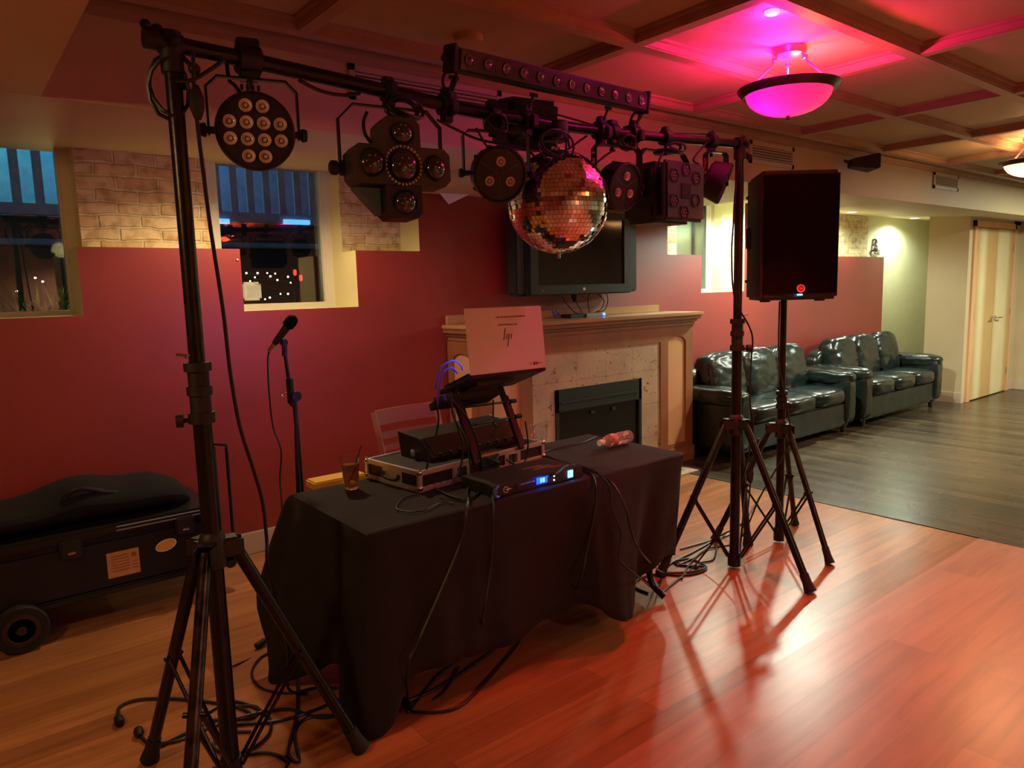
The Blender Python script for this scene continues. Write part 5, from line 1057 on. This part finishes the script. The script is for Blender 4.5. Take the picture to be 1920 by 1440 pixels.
# ------------------------------------------------------------------ rolling tool case with bag
def tool_case():
    t = thing('rolling_case', 'long black wheeled tool case with stickers under the left window', 'case', (.25, 3.92, 0)); w = .80; x0 = -.98; x1 = .80
    def B(a, b, c, d, e, f, r=.01, bm=None): return bx(a-.25, b-.25, c-3.92, d-3.92, e, f, r, bm)
    ob('body', B(-.75, .99, 3.68, 4.15, .17, .42, .02), 'case', t); ob('lid', B(-.76, 1.0, 3.67, 4.16, .425, .475, .015), 'casegrey', t)
    ob('lower_ridge', B(-.75, 1.0, 3.665, 3.70, .155, .185, .008), 'casegrey', t)
    for z in (.445, .462): ob('lid_rib', B(.55, 1.0, 3.664, 3.672, z, z+.006, .002), 'silver', t)
    for x in (.32, .80): l = ob('latch', B(x, x+.09, 3.655, 3.685, .36, .45, .008), 'plast', t); ob('latch_clip', B(x+.03, x+.06, 3.648, 3.657, .385, .395, .002), 'chrome', l)
    q = NB(); prism(q, [(0, 0), (.125, .0), (.125, .10), (0, .10), (0, .0)][:4], 0, .002); 
    lb = ob('paper_label', B(.500, .635, 3.676, 3.680, .225, .345, 0), 'paper', t)
    q = NB(); 
    for k in range(6): box(q, (.555-.25, 3.675-3.92, .325-.014*k), (.075, .001, .005))
    for k in range(3): box(q, (.615-.25, 3.675-3.92, .285-.015*k), (.026, .001, .005))
    lathe(q, [(.012, 0), (0, .001)], TR(.613-.25, 3.675-3.92, .318) @ FACE, 18); ob('print', q, 'chairw', lb)
    q = NB(); lathe(q, [(1, 0), (1, .002), (0, .002)], TR(.755-.25, 3.679-3.92, .325) @ RY(R(-12)) @ Matrix.Diagonal((.048, 1, .028, 1)) @ FACE, 36); st = ob('oval_sticker', q, 'whiteink', t)
    q = NB(); lathe(q, [(1, 0), (1, .003), (0, .003)], TR(.755-.25, 3.679-3.92, .325) @ RY(R(-12)) @ Matrix.Diagonal((.043, 1, .023, 1)) @ FACE, 36); ob('sticker_print', q, 'sticker', st)
    for y in (3.66, 4.14):
        q = NB(); lathe(q, [(.05, -.03), (.100, -.03), (.104, -.022), (.104, .022), (.100, .03), (.05, .03)], TR(-.10, y-3.92, .104) @ FACE, 36); wl = ob('wheel', q, 'rubber', t, True); q = NB(); lathe(q, [(0, -.026), (.066, -.026), (.07, -.018), (.07, .0345), (.055, .036), (.05, .030), (.02, .030), (.018, .038), (0, .038)], TR(-.10, y-3.92, .104) @ FACE, 28); ob('hub', q, 'wheelred', wl, True)
    q = NB()
    for x in (.955, .905): tube(q, [(x-.25+.04, 4.0-3.92, .2), (x-.25+.04, 4.0-3.92, .72)], .007, 8)
    q = NB(); h0 = on(1, 3.75, 400, 832)-Vector((.25, 3.92, 0)); h1 = on(1, 3.75, 424, 834)-Vector((.25, 3.92, 0)); b0 = Vector((h0.x+.0, h0.y, .30)); b1 = Vector((h1.x+.0, h1.y, .22))
    tube(q, [b0, h0-Vector((0, 0, .02)), h0, h1, h1-Vector((0, 0, .02)), b1], .0085, 10); ob('pull_handle', q, 'black', t, True)
    q = NB(); box(q, (.80, -.21, .19), (.09, .06, .06), .01); cyl(q, (.80, -.24, .16), (.80, -.18, .16), .03, None, 14); ob('foot_bracket', q, 'plast', t, True)
tool_case()
def duffel():
    q = NB(); n = 34; mrow = 16; x0, x1 = -.62, .94; grid = []
    for i in range(n+1):
        u = i/n; x = x0+(x1-x0)*u; H_ = .165*(1-abs(2*u-1)**6)**.5*(1+.18*math.sin(u*9+.5)+.22*math.exp(-((u-.66)/.07)**2)-.14*math.exp(-((u-.80)/.06)**2)); D_ = .20*(1-abs(2*u-1)**8)**.5; ring = []
        for k in range(mrow):
            a = 2*PI*k/mrow; yy = math.cos(a)*D_; zz = math.sin(a)*H_*.5; s = noise.noise(Vector((x*6, yy*8, zz*12)))*.025
            ring.append(q.verts.new((x, 3.90+yy*(1+s*2), .478+H_*.5+zz+s*.5 if zz > 0 else max(.480, .478+H_*.5+zz))))
        grid.append(ring)
    for a, b in zip(grid, grid[1:]):
        for k in range(mrow): j = (k+1) % mrow; q.faces.new((a[k], a[j], b[j], b[k]))
    q.faces.new(grid[0][::-1]); q.faces.new(grid[-1]); t = thing('duffel_bag', 'slumped dark navy bag lying on the wheeled case', 'bag')
    o = ob('bag_body', q, 'fabric', t, True); s = o.modifiers.new('sub', 'SUBSURF'); s.levels = 1; s.render_levels = 1
    q = NB(); tube(q, smooth_path([(.35, 3.75, .60), (.42, 3.72, .66), (.55, 3.74, .615), (.66, 3.78, .585)], 6), .010, 8); ob('strap', q, 'casegrey', t, True)
duffel()

# ------------------------------------------------------------------ cables on the table, cloth and floor
def F(x, y, h=.006): return on(2, h, x, y)
def T_(x, y, h=TS+.004): return on(2, h, x, y)
G1 = 'cables hanging over the table front'
YF = 2.068
cable('front_cable', [T_(880, 905), T_(876, 925), on(1, YF, 876, 950), on(1, YF, 862, 1020), on(1, YF-.01, 825, 1110), on(1, YF-.02, 790, 1190), on(1, 2.03, 765, 1250), F(772, 1325), F(830, 1300), F(860, 1250)], .0048, 'leftmost cable hanging down the cloth front to the floor', group=G1)
cable('front_cable', [T_(900, 880), T_(916, 912), on(1, YF, 925, 950), on(1, YF, 920, 1060), on(1, YF-.01, 905, 1160), F(900, 1215), F(830, 1260), F(775, 1325), F(765, 1335)], .0048, 'second cable hanging down the cloth front below the rack unit', group=G1)
cable('front_cable', [T_(1100, 880), on(1, YF-.01, 1116, 905), on(1, YF-.02, 1114, 960), on(1, YF-.03, 1100, 1030), on(1, YF-.03, 1085, 1095), F(1050, 1140), F(1030, 1150)], .0045, 'cable hanging beside the fold right of the rack unit', group=G1)
cable('front_cable', [T_(1085, 872), T_(1130, 895), on(1, YF-.05, 1145, 925), on(1, YF-.07, 1150, 960), on(1, YF-.10, 1165, 1000), on(1, YF-.10, 1160, 1040), on(1, YF-.08, 1170, 1060), on(1, 1.99, 1195, 1080), F(1225, 1105)], .0038, 'thin cable wandering down the right cloth fold', group=G1)
cable('front_cable', [T_(1010, 850), T_(1060, 868), T_(1100, 878), on(1, YF-.02, 1145, 903), on(1, YF-.11, 1172, 950), on(1, YF-.12, 1185, 1000), on(1, YF-.10, 1205, 1040), F(1250, 1075), F(1310, 1065)], .0048, 'long cable from the road case over the right table edge', group=G1)
G2 = 'leads lying on the tabletop'
cable('table_cable', [T_(790, 925), T_(755, 935), T_(745, 955), T_(790, 958), T_(830, 940), T_(850, 945)], .003, 'thin looped lead in front of the road case', group=G2)
cable('table_cable', [T_(815, 915), T_(850, 932), T_(882, 935), T_(900, 915), T_(880, 895)], .0045, 'lead with a pale tip curving before the rack unit', group=G2)
cable('table_cable', [T_(1015, 850), T_(1035, 842), T_(1090, 830), T_(1125, 818), T_(1165, 822), T_(1160, 812)], .0035, 'thin lead running to the water bottle', group=G2)
cable('table_cable', [T_(950, 862, .80), T_(985, 880), T_(1030, 892, TS+.05), T_(1060, 875, TS+.05), T_(1080, 872), T_(1110, 880)], .0045, 'lead crossing over the rack unit', group=G2)
G3 = 'cables tangled on the floor at the left stand'
def foot_plug(x, y, dx, dy):
    a = F(x, y, .014); b = F(x+dx, y+dy, .014); return (a, b, .016)
cable('floor_cable', [F(222, 1345, .012), F(225, 1325), F(260, 1312), F(320, 1310), F(380, 1315), F(440, 1325), F(470, 1340), F(440, 1350), F(380, 1362), F(330, 1385), F(300, 1400)], .0062, 'black cable with a plug pointing left on the wooden floor', plugs=[foot_plug(221, 1343, 4, 14)], group=G3)
cable('floor_cable', [F(262, 1378, .012), F(280, 1393), F(330, 1390), F(390, 1365), F(470, 1340), F(540, 1330), F(600, 1345), F(660, 1335), F(740, 1320), F(800, 1300), F(870, 1260), F(930, 1215)], .0062, 'black cable with a plug running from the left stand under the table front', plugs=[foot_plug(262, 1380, -3, -12)], group=G3)
cable('floor_cable', [F(430, 1325), F(480, 1325), F(475, 1345), F(430, 1348), F(380, 1350), F(400, 1330), F(440, 1315), F(500, 1340), F(505, 1375), F(470, 1405), F(430, 1415), F(400, 1400), F(420, 1375), F(470, 1372)], .006, 'looped black cable behind the middle leg of the left stand', group=G3)
cable('floor_cable', [F(350, 1375), F(400, 1360), F(450, 1358), F(520, 1352), F(580, 1335), F(640, 1310), F(690, 1290)], .006, 'nearly straight black cable across the tangle', group=G3)
cable('floor_cable', [F(560, 1240), F(558, 1290), F(556, 1340), F(540, 1410), F(560, 1425), F(552, 1370), F(580, 1345), F(640, 1340), F(700, 1325)], .006, 'long narrow loop of cable right of the tangle', group=G3)
cable('floor_cable', [F(530, 1215), F(490, 1232), F(472, 1262), F(490, 1290), F(540, 1300), F(590, 1290), F(630, 1290)], .005, 'cable curling around the cloth hem at the left', group=G3)
cable('floor_cable', [F(400, 1440), F(440, 1420), F(500, 1412), F(540, 1430), F(500, 1470), F(420, 1480)], .0062, 'cable loop at the bottom edge near the pole', group=G3)
cable('floor_cable', [F(980, 1185), F(965, 1215), F(900, 1290), F(850, 1330), F(780, 1335), F(765, 1325)], .0055, 'black cable curving on the red floor before the cloth', group=G3)
G4 = 'cables tangled on the floor at the right stand'
cable('floor_cable', [F(1240, 1035), F(1270, 1058), F(1320, 1062), F(1300, 1072), F(1240, 1075), F(1200, 1085), F(1190, 1100), F(1215, 1112)], .0055, 'cable under the nearest leg of the right stand', group=G4)
cable('floor_cable', [F(1235, 1060), F(1290, 1048), F(1325, 1065), F(1290, 1078), F(1245, 1074), F(1260, 1055), F(1300, 1035), F(1340, 1010), F(1350, 985)], .0055, 'looped cable between table end and right stand', group=G4)
cable('floor_cable', [F(1275, 1030), F(1310, 1020), F(1345, 1010), F(1370, 1000), F(1400, 970), F(1425, 930)], .0045, 'cable crossing behind the right truss pole', group=G4)
cable('floor_cable', [F(1360, 1000), F(1345, 1020), F(1338, 1048), F(1315, 1055), F(1300, 1063), F(1240, 1050), F(1200, 1075), F(1232, 1100), F(1240, 1085)], .0045, 'thin cable with a small loop at the table foot', group=G4)
a = F(1426, 915, .25); 
cable('floor_cable', [Vector((3.60, 2.30, .62)), Vector((3.58, 2.33, .40)), Vector((3.52, 2.33, .15)), F(1350, 1005), F(1310, 1040), F(1270, 1060)], .0045, 'cable dropping from the loudspeaker stand with an inline plug', plugs=[(Vector((3.585, 2.33, .44)), Vector((3.575, 2.335, .36)), .014)], group=G4)
